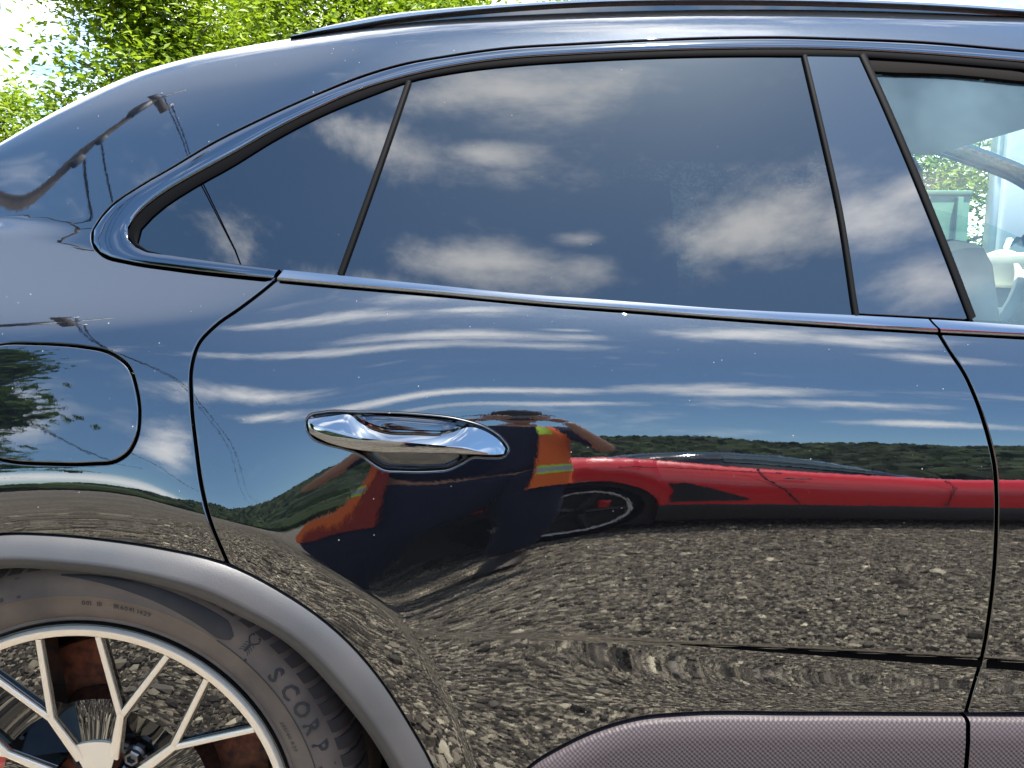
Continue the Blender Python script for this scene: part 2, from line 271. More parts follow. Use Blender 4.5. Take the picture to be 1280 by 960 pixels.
for _ in range(3): _gz = np.convolve(np.pad(_gz, 4, mode='edge'), np.ones(9) / 9, 'valid')
def ztop(x): return np.interp(x, _gx, _gz)
HV = 0.36    # size of the upper part in the v coordinate
def surf(x, v):
    """body side: v is the height z up to the waist, above it waist + HV*w (w = 1 at the roof edge)."""
    x = np.asarray(x, float); v = np.asarray(v, float); x, v = np.broadcast_arrays(x, v)
    b = zb(x); w = np.clip((v - b) / HV, 0, 1.9)
    L = np.clip((ztop(x) - b) / C1, .01, 1)
    z = np.where(v <= b, v, b + L * np.interp(w, _W, _IC))
    y = low(x, np.minimum(v, b)) + L * np.interp(w, _W, _IS)
    # the upper body draws in towards the tail
    t_ = np.clip(w / .14, 0, 1); y = y + (.23 * np.clip(-.45 - x, 0, 1) ** 2 + .16 * np.clip(-.66 - x, 0, 1) ** 2) * t_ * t_ * (3 - 2 * t_)
    return np.stack([x, y, z], -1)
def normal(x, v, e=4e-4):
    a = surf(x + e, v) - surf(x - e, v); b = surf(x, v + e) - surf(x, v - e)
    n = np.cross(a, b); n /= np.linalg.norm(n, axis=-1, keepdims=True) + 1e-12
    return np.where((n[..., 1:2] > 0) & (n[..., 2:3] < .9), -n, n)
# pixel -> (x, v) on the side
_ux = np.linspace(-1.0, 1.25, 380); _uv = np.linspace(.25, 1.05 + HV * 1.12, 330)
_UX, _UV = np.meshgrid(_ux, _uv, indexing='ij')
_UP = project(surf(_UX, _UV)).reshape(-1, 2); _UXf, _UVf = _UX.ravel(), _UV.ravel()
def at(px):
    px = np.atleast_2d(np.asarray(px, float)); out = []
    for p in px:
        k = np.argmin(((_UP - p) ** 2).sum(1)); x, v = _UXf[k], _UVf[k]
        for _ in range(3):
            e = 1e-3; q = project(surf(np.array([x, x + e, x]), np.array([v, v, v + e])))
            J = np.stack([(q[1] - q[0]) / e, (q[2] - q[0]) / e], -1)
            try: dl = np.linalg.solve(J, p - q[0])
            except Exception: break
            dl = np.clip(dl, -.02, .02); x, v = x + dl[0], v + dl[1]
        out.append((x, v))
    return np.array(out)
def mirror_dir(px):
    xv = at(px); P = surf(xv[:, 0], xv[:, 1]); n = normal(xv[:, 0], xv[:, 1])
    d = P - CAMP; d /= np.linalg.norm(d, axis=1, keepdims=True)
    r = d - 2 * (d * n).sum(1, keepdims=True) * n
    return P, n, r
# ---- materials --------------------------------------------------------------------------------
MATS = {}
def mat(name, base=(.5, .5, .5), metal=0.0, rough=.5, coat=0.0, coat_ior=1.5, coat_rough=0.0, spec=.5, ior=1.5, var=None, var_scale=20, bump=None, bump_scale=60, bump_dist=.002, emit=None, island=None, obj_coords=True, trans=0.0):
    m = bpy.data.materials.new(name); m.use_nodes = True; nt = m.node_tree; N = lambda t, **k: _n(nt, t, **k); L = nt.links.new
    p = nt.nodes['Principled BSDF']; I = p.inputs
    I['Base Color'].default_value = (*base, 1); I['Metallic'].default_value = metal; I['Roughness'].default_value = rough
    I['Coat Weight'].default_value = coat; I['Coat IOR'].default_value = coat_ior; I['Coat Roughness'].default_value = coat_rough
    I['Specular IOR Level'].default_value = spec; I['IOR'].default_value = ior; I['Transmission Weight'].default_value = trans
    tc = N('ShaderNodeTexCoord'); C = tc.outputs['Object']
    if var is not None:
        nz = N('ShaderNodeTexNoise'); nz.inputs['Scale'].default_value = var_scale; nz.inputs['Detail'].default_value = 6; L(C, nz.inputs['Vector'])
        mr = N('ShaderNodeMapRange'); mr.inputs[1].default_value = .35; mr.inputs[2].default_value = .65; L(nz.outputs['Fac'], mr.inputs[0])
        mx = N('ShaderNodeMix', data_type='RGBA'); L(mr.outputs[0], mx.inputs[0]); mx.inputs[6].default_value = (*base, 1); mx.inputs[7].default_value = (*var, 1)
        L(mx.outputs[2], I['Base Color'])
    if island is not None:
        g = N('ShaderNodeNewGeometry'); cr = N('ShaderNodeValToRGB'); L(g.outputs['Random Per Island'], cr.inputs[0])
        el = cr.color_ramp.elements
        while len(el) < len(island): el.new(.5)
        for k, c in enumerate(island): el[k].position = k / max(1, len(island) - 1); el[k].color = (*c, 1)
        L(cr.outputs[0], I['Base Color'])
    if bump is not None:
        nb = N('ShaderNodeTexNoise'); nb.inputs['Scale'].default_value = bump_scale; nb.inputs['Detail'].default_value = 5; L(C, nb.inputs['Vector'])
        b = N('ShaderNodeBump'); b.inputs['Strength'].default_value = bump; b.inputs['Distance'].default_value = bump_dist; L(nb.outputs['Fac'], b.inputs['Height']); L(b.outputs[0], I['Normal'])
    if emit is not None:
        I['Emission Color'].default_value = (*emit[:3], 1); I['Emission Strength'].default_value = emit[3]
    MATS[name] = m; return m

def paint_mat():
    m = mat('metallic_paint', (.0052, .0064, .0085), metal=1.0, rough=.40, coat=1.0, coat_ior=2.12, coat_rough=0.0)
    nt = m.node_tree; N = lambda t, **k: _n(nt, t, **k); L = nt.links.new; p = nt.nodes['Principled BSDF']
    tc = N('ShaderNodeTexCoord'); C = tc.outputs['Object']
    # faint orange peel in the clear coat
    nz = N('ShaderNodeTexNoise'); nz.inputs['Scale'].default_value = 90; nz.inputs['Detail'].default_value = 1.5; L(C, nz.inputs['Vector'])
    n3 = N('ShaderNodeTexNoise'); n3.inputs['Scale'].default_value = 420; n3.inputs['Detail'].default_value = 2; L(C, n3.inputs['Vector'])
    b = N('ShaderNodeBump'); b.inputs['Strength'].default_value = .014; b.inputs['Distance'].default_value = .0010; L(nz.outputs['Fac'], b.inputs['Height'])
    b2 = N('ShaderNodeBump'); b2.inputs['Strength'].default_value = .025; b2.inputs['Distance'].default_value = .0002; L(n3.outputs['Fac'], b2.inputs['Height']); L(b.outputs[0], b2.inputs['Normal'])
    L(b2.outputs[0], p.inputs['Coat Normal'])
    # metallic flakes
    fl = N('ShaderNodeTexVoronoi'); fl.inputs['Scale'].default_value = 1400; L(C, fl.inputs['Vector'])
    fm = N('ShaderNodeMapRange'); fm.inputs[1].default_value = 0; fm.inputs[2].default_value = 1; fm.inputs[3].default_value = .55; fm.inputs[4].default_value = 1.5
    sx = N('ShaderNodeSeparateColor'); L(fl.outputs['Color'], sx.inputs[0]); L(sx.outputs[0], fm.inputs[0])
    mu = N('ShaderNodeMix', data_type='RGBA', blend_type='MULTIPLY'); mu.inputs[0].default_value = 1; mu.inputs[6].default_value = (.0052, .0064, .0085, 1); L(fm.outputs[0], mu.inputs[7]); L(mu.outputs[2], p.inputs['Base Color'])
    # dust specks lying on the paint
    _dust_haze(nt, p, C, .080, .0008)
    return m
def _dust_haze(nt, p, C, size, film=.010, dcol=(.42, .40, .37)):
    N = lambda t, **k: _n(nt, t, **k); L = nt.links.new
    out = [n for n in nt.nodes if n.type == 'OUTPUT_MATERIAL'][0]; src = out.inputs['Surface'].links[0].from_socket
    v = N('ShaderNodeTexVoronoi'); v.inputs['Scale'].default_value = 95; L(C, v.inputs['Vector'])
    sc_ = N('ShaderNodeSeparateColor'); L(v.outputs['Color'], sc_.inputs[0])
    th = N('ShaderNodeMath', operation='MULTIPLY'); th.inputs[1].default_value = size
    pw = N('ShaderNodeMath', operation='POWER'); pw.inputs[1].default_value = 5.0; L(sc_.outputs[0], pw.inputs[0]); L(pw.outputs[0], th.inputs[0])
    lt = N('ShaderNodeMath', operation='LESS_THAN'); L(v.outputs['Distance'], lt.inputs[0]); L(th.outputs[0], lt.inputs[1])
    ng = N('ShaderNodeTexNoise'); ng.inputs['Scale'].default_value = 5; ng.inputs['Detail'].default_value = 6; L(C, ng.inputs['Vector'])
    sm = N('ShaderNodeMapRange'); sm.inputs[1].default_value = .45; sm.inputs[2].default_value = .75; sm.inputs[3].default_value = film * .4; sm.inputs[4].default_value = film * 2.2; L(ng.outputs['Fac'], sm.inputs[0])
    mxm = N('ShaderNodeMath', operation='MULTIPLY_ADD'); mxm.inputs[1].default_value = .55; L(lt.outputs[0], mxm.inputs[0]); L(sm.outputs[0], mxm.inputs[2])
    df = N('ShaderNodeBsdfDiffuse'); df.inputs[0].default_value = (*dcol, 1)
    mx = N('ShaderNodeMixShader'); L(mxm.outputs[0], mx.inputs[0]); L(src, mx.inputs[1]); L(df.outputs[0], mx.inputs[2]); L(mx.outputs[0], out.inputs['Surface'])

def glass_mat(name, tint, refl_ior, dust=.05, film=.006, dcol=(.42, .40, .37)):
    m = bpy.data.materials.new(name); m.use_nodes = True; nt = m.node_tree; N = lambda t, **k: _n(nt, t, **k); L = nt.links.new
    nt.nodes.remove(nt.nodes['Principled BSDF']); out = nt.nodes['Material Output']
    fr = N('ShaderNodeFresnel'); fr.inputs[0].default_value = refl_ior
    tr = N('ShaderNodeBsdfTransparent'); tr.inputs[0].default_value = (*tint, 1); gl = N('ShaderNodeBsdfGlossy'); gl.inputs['Roughness'].default_value = 0.0
    mx = N('ShaderNodeMixShader'); L(fr.outputs[0], mx.inputs[0]); L(tr.outputs[0], mx.inputs[1]); L(gl.outputs[0], mx.inputs[2]); L(mx.outputs[0], out.inputs[0])
    g = N('ShaderNodeNewGeometry')
    sw = N('ShaderNodeMix', data_type='FLOAT'); sw.inputs[2].default_value = refl_ior; sw.inputs[3].default_value = 1.0 / refl_ior; L(g.outputs['Backfacing'], sw.inputs[0]); L(sw.outputs[0], fr.inputs[0])
    tc = N('ShaderNodeTexCoord'); _dust_haze(nt, None, tc.outputs['Object'], dust, film, dcol)
    MATS[name] = m; return m

PAINT = paint_mat()
GLOSS = mat('dark_chrome_trim', (.13, .14, .155), metal=1.0, rough=.07)
TRIMW = mat('waist_trim_metal', (.25, .27, .295), metal=1.0, rough=.12)
BLACKG = mat('gloss_black', (.006, .007, .009), rough=.5, spec=0.0, coat=1.0, coat_ior=1.9)
PILLAR = mat('pillar_gloss', (.005, .006, .008), rough=.6, spec=0.0, coat=1.0, coat_ior=2.0)
RUBBER = mat('black_rubber', (.0028, .0028, .003), rough=.6, spec=.05)
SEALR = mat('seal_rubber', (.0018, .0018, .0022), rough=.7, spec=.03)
ARCH = mat('satin_grey_plastic', (.028, .029, .031), rough=.5, var=(.039, .036, .036), var_scale=9, bump=.5, bump_scale=700, bump_dist=.0004)
TYRE = mat('dusty_tyre', (.155, .112, .080), rough=.85, var=(.090, .068, .052), var_scale=14, bump=.3, bump_scale=180, bump_dist=.0008)
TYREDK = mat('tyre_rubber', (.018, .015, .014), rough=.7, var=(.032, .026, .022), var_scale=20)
MACH = mat('machined_alloy', (.86, .74, .58), metal=.55, rough=.42, bump=.1, bump_scale=500, bump_dist=.0002)
LACQ = mat('black_lacquer', (.010, .009, .008), rough=.6, spec=0.0, coat=1.0, coat_ior=1.85)
RUST = mat('rusty_iron', (.40, .11, .035), rough=.9, var=(.12, .04, .02), var_scale=60, bump=.5, bump_scale=200)
STEEL = mat('dark_steel', (.20, .19, .18), metal=.9, rough=.35)
CALIPER = mat('red_caliper', (.55, .01, .012), rough=.3, coat=.5)
WHITE = mat('white_print', (.8, .8, .8), rough=.5)
CHROME = mat('chrome', (.27, .275, .285), metal=1.0, rough=.03)
INTER = mat('dark_interior', (.018, .018, .02), rough=.7)
INTERL = mat('grey_headliner', (.10, .105, .105), rough=.9)
CREAM = mat('cream_leather', (.72, .70, .60), rough=.5)
SHEETB = mat('blue_sheet', (.12, .45, .75), rough=.4); SHEETW = mat('white_sheet', (.85, .86, .86), rough=.5)
GLASS_DK = glass_mat('privacy_glass', (.006, .008, .009), 2.05, film=.0008)
GLASS_CL = glass_mat('clear_green_glass', (.80, .93, .88), 1.85, film=.085, dcol=(.26, .40, .43))  # teal film paints haze and pale reflection over the front pane
def blade_mat():
    m = mat('patterned_plastic', (.041, .032, .034), rough=.55, spec=.3)
    nt = m.node_tree; N = lambda t, **k: _n(nt, t, **k); L = nt.links.new; p = nt.nodes['Principled BSDF']
    tc = N('ShaderNodeTexCoord'); mp = N('ShaderNodeMapping'); mp.inputs['Rotation'].default_value = (0, math.radians(45), 0); L(tc.outputs['Object'], mp.inputs[0])
    sp = N('ShaderNodeSeparateXYZ'); L(mp.outputs[0], sp.inputs[0]); w = []
    for k in (0, 2):
        a = N('ShaderNodeMath', operation='MULTIPLY'); a.inputs[1].default_value = 2 * math.pi / .0046; L(sp.outputs[k], a.inputs[0])
        s = N('ShaderNodeMath', operation='SINE'); L(a.outputs[0], s.inputs[0]); w.append(s)
    mm = N('ShaderNodeMath', operation='ADD'); L(w[0].outputs[0], mm.inputs[0]); L(w[1].outputs[0], mm.inputs[1])
    b = N('ShaderNodeBump'); b.inputs['Strength'].default_value = .32; b.inputs['Distance'].default_value = .0006; L(mm.outputs[0], b.inputs['Height']); L(b.outputs[0], p.inputs['Normal'])
    return m
BLADE = blade_mat()

# ---- object helpers -----------------------------------------------------------------------------
def tag(o, label=None, cat=None, group=None, kind=None):
    if label: o['label'] = label
    if cat: o['category'] = cat
    if group: o['group'] = group
    if kind: o['kind'] = kind
    return o
def empty(name, loc, label, cat, group=None):
    o = bpy.data.objects.new(name, None); COL.objects.link(o); o.location = loc; o.empty_display_size = .2
    return tag(o, label, cat, group)
def mesh_data(name, V, F, m, normals=None, smooth=True):
    me = bpy.data.meshes.new(name)
    V = np.asarray(V, np.float32)
    if isinstance(F, np.ndarray):
        n, k = F.shape
        me.vertices.add(len(V)); me.vertices.foreach_set('co', V.ravel())
        me.loops.add(n * k); me.loops.foreach_set('vertex_index', F.astype(np.int32).ravel())
        me.polygons.add(n); me.polygons.foreach_set('loop_start', np.arange(0, n * k, k, dtype=np.int32))
        me.update(calc_edges=True); me.validate()
    else:
        me.from_pydata([tuple(map(float, v)) for v in V], [], F)
    me.materials.append(m)
    me.polygons.foreach_set('use_smooth', [smooth] * len(me.polygons))
    if normals is not None:
        me.normals_split_custom_set_from_vertices([tuple(map(float, n)) for n in normals])
    return me
def put(name, me, parent=None, world=True):
    o = bpy.data.objects.new(name, me); COL.objects.link(o)
    if parent is not None:
        o.parent = parent
        if world:
            w = Vector((0, 0, 0)); q = parent
            while q is not None: w += q.location; q = q.parent
            o.location = -w
    return o
def mesh(name, V, F, m, parent=None, normals=None, smooth=True):
    return put(name, mesh_data(name, V, F, m, normals, smooth), parent)
class MB:
    def __init__(s): s.V = []; s.F = []
    def add(s, V, F):
        o = len(s.V); s.V.extend([tuple(map(float, v)) for v in V]); s.F.extend([tuple(i + o for i in f) for f in F])
    def box(s, c, d, R=None, taper=1.0):
        V = []
        for z in (-1, 1):
            k = taper if z > 0 else 1.0
            for x, y in ((-1, -1), (1, -1), (1, 1), (-1, 1)): V.append(Vector((x * d[0] / 2 * k, y * d[1] / 2 * k, z * d[2] / 2)))
        if R is not None: V = [R @ v for v in V]
        s.add([v + Vector(c) for v in V], [(3, 2, 1, 0), (4, 5, 6, 7), (0, 1, 5, 4), (1, 2, 6, 5), (2, 3, 7, 6), (3, 0, 4, 7)])
    def tube(s, P, R, n=8, caps=True, squash=None):
        P = [Vector(p) for p in P]; K = len(P); R = [R] * K if np.isscalar(R) else list(R); V = []
        up = None
        for i in range(K):
            t = (P[min(i + 1, K - 1)] - P[max(i - 1, 0)]).normalized()
            if up is None: up = t.orthogonal().normalized()
            up = (up - t * up.dot(t)); up = up.normalized() if up.length > 1e-6 else t.orthogonal().normalized()
            b = t.cross(up)
            for k in range(n):
                a = 2 * math.pi * k / n; V.append(P[i] + (up * math.cos(a) + b * math.sin(a)) * R[i])
        F = [(i * n + k, i * n + (k + 1) % n, (i + 1) * n + (k + 1) % n, (i + 1) * n + k) for i in range(K - 1) for k in range(n)]
        if caps: F += [tuple(reversed(range(n))), tuple(range((K - 1) * n, K * n))]
        s.add(V, F)
    def grid(s, G, closed_u=False, closed_v=False):
        G = np.asarray(G, float); a, b = G.shape[:2]
        F = []
        for i in range(a if closed_u else a - 1):
            for j in range(b if closed_v else b - 1):
                i2, j2 = (i + 1) % a, (j + 1) % b
                F.append((i * b + j, i2 * b + j, i2 * b + j2, i * b + j2))
        s.add(G.reshape(-1, 3), F)
    def build(s, name, m, parent=None, smooth=True, bevel=None):
        o = mesh(name, s.V, s.F, m, parent, smooth=smooth)
        if bevel:
            bm = bmesh.new(); bm.from_mesh(o.data)
            es = [e for e in bm.edges if len(e.link_faces) == 2 and e.calc_face_angle(0) > .6]
            bmesh.ops.bevel(bm, geom=es, offset=bevel, segments=2, affect='EDGES', profile=.5)
            bm.to_mesh(o.data); bm.free()
            o.data.polygons.foreach_set('use_smooth', [True] * len(o.data.polygons))
            try: o.data.set_sharp_from_angle(angle=math.radians(40))
            except Exception: pass
        elif smooth:
            try: o.data.set_sharp_from_angle(angle=math.radians(45))
            except Exception: pass
        return o
def copy_tree(o, parent=None, loc=None, keep=True):
    c = o.copy(); COL.objects.link(c)
    if parent is not None: c.parent = parent
    if loc is not None: c.location = loc
    for ch in list(o.children): copy_tree(ch, c)
    return c
# ---- panels laid on the car's side ---------------------------------------------------------------
YC = 0.94                                    # the car's centre plane
def in_poly(P, poly):
    x, y = P[:, 0], P[:, 1]; r = np.zeros(len(P), bool); q = np.roll(poly, 1, axis=0)
    for (x1, y1), (x2, y2) in zip(poly, q):
        c = ((y1 > y) != (y2 > y)); r ^= c & (x < (x2 - x1) * (y - y1) / (y2 - y1 + 1e-30) + x1)
    return r
def area(P):
    return .5 * np.sum(P[:, 0] * np.roll(P[:, 1], -1) - np.roll(P[:, 0], -1) * P[:, 1])
def inset(P, d):
    """closed loop moved inwards by d (P counter-clockwise)."""
    e = np.roll(P, -1, axis=0) - P; e /= np.linalg.norm(e, axis=1, keepdims=True) + 1e-12
    n = np.stack([-e[:, 1], e[:, 0]], -1); m = n + np.roll(n, 1, axis=0); l = np.linalg.norm(m, axis=1, keepdims=True); m /= l + 1e-9
    c = np.clip((m * n).sum(1, keepdims=True), .35, 1)
    return P + m * d / c
def path_xv(*items):
    """list of ('p', pixel points) or ('x', (x, v) points) -> closed loop in (x, v), counter-clockwise, resampled."""
    out = []
    for kind, pts in items:
        q = at(spline(pts, 5) if kind == 'p' and len(pts) > 2 else pts) if kind.startswith('p') else np.array(pts, float)
        out.append(q)
    P = np.concatenate(out)
    d = np.linalg.norm(np.diff(P, axis=0, append=P[:1]), axis=1); P = P[d > 1e-4]
    if area(P) < 0: P = P[::-1]
    return P
def dense(P, step):
    out = []
    for a, b in zip(P, np.roll(P, -1, axis=0)):
        n = max(1, int(np.ceil(np.linalg.norm(b - a) / step)))
        out.append(a + (b - a) * np.arange(n)[:, None] / n)
    return np.concatenate(out)
def panel(name, loop, m, parent=None, holes=(), g=.010, gap=.0020, r=.0016, depth=.012, off=0.0, lip=True, hole_gap=.002, fine=None, flat=0.0, nmin=None):
    c_ = loop.mean(0); pc_ = surf(c_[0], c_[1]); nc_ = normal(c_[0], c_[1])
    def shape(a, nn):
        if not flat: return a, nn
        h = ((a - pc_) @ nc_)[:, None]; n2 = nn * (1 - flat) + nc_ * flat; return a - nc_ * h * flat, n2 / np.linalg.norm(n2, axis=1, keepdims=True)
    loops = [dense(loop, g * .8)] + [dense(h if area(h) > 0 else h[::-1], g * .6)[::-1] for h in holes]
    loops = [inset(q, (gap if k == 0 else hole_gap) + r) for k, q in enumerate(loops)]
    allb = np.concatenate(loops); lo, hi = allb.min(0), allb.max(0)
    gx = np.arange(lo[0], hi[0], g); gz = np.arange(lo[1], hi[1], g * .866)
    G = np.stack(np.meshgrid(gx, gz, indexing='ij'), -1); G[:, 1::2, 0] += g / 2; G = G.reshape(-1, 2)
    if fine is not None:
        fm, fg = fine
        fx = np.arange(lo[0], hi[0], fg); fz = np.arange(lo[1], hi[1], fg)
        H = np.stack(np.meshgrid(fx, fz, indexing='ij'), -1).reshape(-1, 2); H = H[fm(H)]
        G = np.concatenate([G[~fm(G)], H])
    ok = in_poly(G, loops[0])
    for h in loops[1:]: ok &= ~in_poly(G, h)
    G = G[ok]
    # keep clear of the boundary
    keep = np.ones(len(G), bool); B = allb
    for s in range(0, len(G), 2000):
        d = ((G[s:s + 2000, None, :] - B[None]) ** 2).sum(-1).min(1); keep[s:s + 2000] = d > (g * .35) ** 2
    G = G[keep]
    pts = np.concatenate([B, G]); edges = []; o = 0
    for q in loops:
        n = len(q); edges += [(o + i, o + (i + 1) % n) for i in range(n)]; o += n
    vo, eo, fo, ov, oe, of = delaunay_2d_cdt([Vector((float(a), float(b))) for a, b in pts], edges, [], 0, 1e-7)
    V2 = np.array([(v.x, v.y) for v in vo]); F = np.array([f for f in fo if len(f) == 3])
    cen = V2[F].mean(1); ok = in_poly(cen, loops[0])
    for h in loops[1:]: ok &= ~in_poly(cen, h)
    F = F[ok]
    P = surf(V2[:, 0], V2[:, 1]); Nn = normal(V2[:, 0], V2[:, 1] if nmin is None else np.maximum(V2[:, 1], zb(V2[:, 0]) + HV * nmin)); P, Nn = shape(P, Nn); P = P + Nn * off
    # make the faces look outwards
    fn = np.cross(P[F[:, 1]] - P[F[:, 0]], P[F[:, 2]] - P[F[:, 0]]); flip = (fn * Nn[F[:, 0]]).sum(1) < 0; F[flip] = F[flip][:, ::-1]
    V, NN, FF = [P], [Nn], [F]; cnt = len(P)
    if lip:
        for q in loops:
            a = surf(q[:, 0], q[:, 1]); nn = normal(q[:, 0], q[:, 1]); a, nn = shape(a, nn); a = a + nn * off
            t = np.roll(a, -1, axis=0) - np.roll(a, 1, axis=0); t /= np.linalg.norm(t, axis=1, keepdims=True) + 1e-12
            outw = np.cross(t, nn); outw /= np.linalg.norm(outw, axis=1, keepdims=True) + 1e-12
            if True:
                c2 = q - inset(q, -1e-3); tt = surf(inset(q, -1e-3)[:, 0], inset(q, -1e-3)[:, 1]) - surf(q[:, 0], q[:, 1]); s = np.sign((tt * outw).sum(1, keepdims=True)); s[s == 0] = 1; outw = outw * s
            rings = [(a, nn), (a + outw * r * .70 - nn * r * .29, .707 * (nn + outw)), (a + outw * r - nn * r, outw), (a + outw * r - nn * depth, outw)]
            n = len(q)
            for k, (pp, nv) in enumerate(rings): V.append(pp); NN.append(nv)
            i = np.arange(n); j = (i + 1) % n
            for k in range(3):
                A = np.stack([cnt + k * n + i, cnt + k * n + j, cnt + (k + 1) * n + j], -1); Bf = np.stack([cnt + k * n + i, cnt + (k + 1) * n + j, cnt + (k + 1) * n + i], -1)
                VV = np.concatenate(V); quad = np.concatenate([A, Bf])
                fn = np.cross(VV[quad[:, 1]] - VV[quad[:, 0]], VV[quad[:, 2]] - VV[quad[:, 0]])
                ref = np.concatenate([rings[k + 1][1], rings[k + 1][1]]); fl = (fn * ref).sum(1) < 0; quad[fl] = quad[fl][:, ::-1]
                FF.append(quad)
            cnt += 4 * n
    return mesh(name, np.concatenate(V), np.concatenate(FF), m, parent, np.concatenate(NN))
def ribbon(name, A, B, m, parent=None, h=.004, off=.0, n=8, power=.5, edge=.010, world=False, peak=None):
    """strip between two (x, v) curves with a rounded cross-section standing h proud."""
    if not world: A, B = np.asarray(A, float), np.asarray(B, float)
    k = max(len(A), len(B))
    A = resample(A, np.linalg.norm(np.diff(A, axis=0), axis=1).sum() / k); B = resample(B, np.linalg.norm(np.diff(B, axis=0), axis=1).sum() / k)
    k = min(len(A), len(B)); A, B = A[:k], B[:k]
    ts = np.concatenate([[0], .5 - .5 * np.cos(np.linspace(0, math.pi, n)), [1]])
    G = []
    for q, t in enumerate(ts):
        C = A * (1 - t) + B * t; P = surf(C[:, 0], C[:, 1]); Nn = normal(C[:, 0], C[:, 1])
        hh = off + h * (max(0, 1 - (2 * t - 1) ** 2)) ** power if 0 < q < len(ts) - 1 else off - edge
        if peak is not None and 0 < q < len(ts) - 1: hh = off + h * ((min(1, t / peak)) ** .5 if t < peak else (1 - (t - peak) / (1 - peak) * .95) ** 1.0)
        G.append(P + Nn * hh)
    b = MB(); b.grid(np.stack(G, 1)); o = b.build(name, m, parent)
    return fix_out(o)
def fix_out(o):
    bm = bmesh.new(); bm.from_mesh(o.data); bm.normal_update()
    s = sum(f.normal.y * f.calc_area() for f in bm.faces)
    if s > 0: bmesh.ops.reverse_faces(bm, faces=bm.faces)
    bm.to_mesh(o.data); bm.free(); return o

O_PX = [(1280, 65), (1152, 54), (1040, 49.5), (986, 48), (900, 48.5), (800, 52), (720, 56), (625, 62), (560, 71), (500, 82), (450, 97), (400, 117), (365, 132), (315, 155), (265, 180), (215, 210), (172, 235), (140, 257), (123, 277), (115.5, 291), (118, 308), (130, 319), (160, 327.5), (215, 336), (290, 345), (341.5, 350)]
I_PX = [(1280, 77.5), (1150, 67), (1040, 61.5), (930, 61), (850, 62.5), (720, 68), (625, 74.5), (560, 84), (500, 97.5), (450, 112.5), (400, 134), (340, 164), (290, 192.5), (240, 220), (202, 242.5), (172.5, 267), (160, 283), (158.5, 295), (165, 305), (177, 312.5), (215, 319), (265, 326), (349.5, 337)]
G_PX = [(1071, 70), (1000, 69), (850, 70), (720, 75.5), (625, 82.5), (560, 91), (512, 101), (462, 119), (410, 140), (340, 176), (290, 207), (240, 235), (197, 264), (176, 285), (169, 295), (171, 304), (182, 312), (215, 319)]
BELT_PX = [(340, 350), (400, 355.6), (556, 369), (681, 381), (800, 390), (876, 396), (1001, 405), (1120, 412.5), (1280, 421)]
SILL_PX = [(340, 336), (400, 342), (556, 358), (681, 370), (720, 372.5), (800, 378.5), (907, 386.5), (1070, 394.5), (1205, 402), (1280, 407)]
REAR_GAP = [(350, 345), (335, 358), (300, 385), (268, 408), (248, 430), (240, 455), (239, 500), (245, 560), (252, 610), (262, 650), (285, 706)]
FRONT_GAP = [(1173, 415.5), (1188, 440), (1204, 464), (1217, 491), (1228, 521), (1236, 548), (1243, 580), (1246, 618), (1246, 650), (1244, 700), (1238, 760), (1228, 820), (1215, 865), (1207, 893)]
ARCH_OUT = [(-425, 1100), (-400, 1000), (-335, 880), (-245, 785), (-130, 712), (0, 669), (60, 669.5), (130, 676), (200, 686.5), (285, 707), (350, 740), (420, 790), (470, 845), (510, 905), (538, 955), (555, 1000), (566, 1060), (570, 1120)]
ARCH_IN = [(-355, 1110), (-335, 1010), (-280, 900), (-200, 815), (-100, 745), (0, 713), (80, 714), (160, 722), (240, 742), (300, 771), (360, 816), (420, 879), (460, 930), (482, 966), (498, 1010), (508, 1065), (512, 1120)]
BLADE_PX = [(640, 985), (665, 957), (700, 935), (750, 912), (800, 898), (850, 893), (1000, 892), (1207, 893)]

SUV = empty('parked_suv', (0.82, YC, 0), 'dark metallic blue black suv with chrome door handle, filling the picture', 'car')
SUV['kind_note'] = 'car'; del SUV['kind_note']
RIGHT = []                                    # parts that the far side shares
def R_(o): RIGHT.append(o); return o

def xv(px): return at(spline(px, 5))
Oc, Ic, Gc, Bc, Sc = xv(O_PX), xv(I_PX), xv(G_PX), xv(BELT_PX), xv(SILL_PX)
def w_line(x, w): x = np.asarray(x, float); return np.stack([x, zb(x) + HV * w], -1)
def w_of(q): return (q[1] - zb(q[0])) / HV
xs_f = np.linspace(Oc[0, 0] + .03, 2.2, 30)
wO, wI = w_of(Oc[0]), w_of(Ic[0])
O_ext = w_line(xs_f[::-1], wO + 0 * xs_f); I_ext = w_line(xs_f[::-1], wI + 0 * xs_f)
belt_off = Bc[-1, 1] - zb(Bc[-1, 0]); sill_off = Sc[-1, 1] - zb(Sc[-1, 0])
B_ext = np.stack([xs_f, zb(xs_f) + belt_off], -1); S_ext = np.stack([xs_f, zb(xs_f) + sill_off], -1)
Ofull = np.concatenate([O_ext, Oc]); Ifull = np.concatenate([I_ext, Ic])
Bfull = np.concatenate([Bc, B_ext]); Sfull = np.concatenate([Sc, S_ext])
arch = xv(ARCH_OUT); archi = xv(ARCH_IN)
rgap, fgap, blade = xv(REAR_GAP), xv(FRONT_GAP), xv(BLADE_PX)
i_gap = int(np.argmin(((arch - rgap[-1]) ** 2).sum(1)))
W1 = 1.13
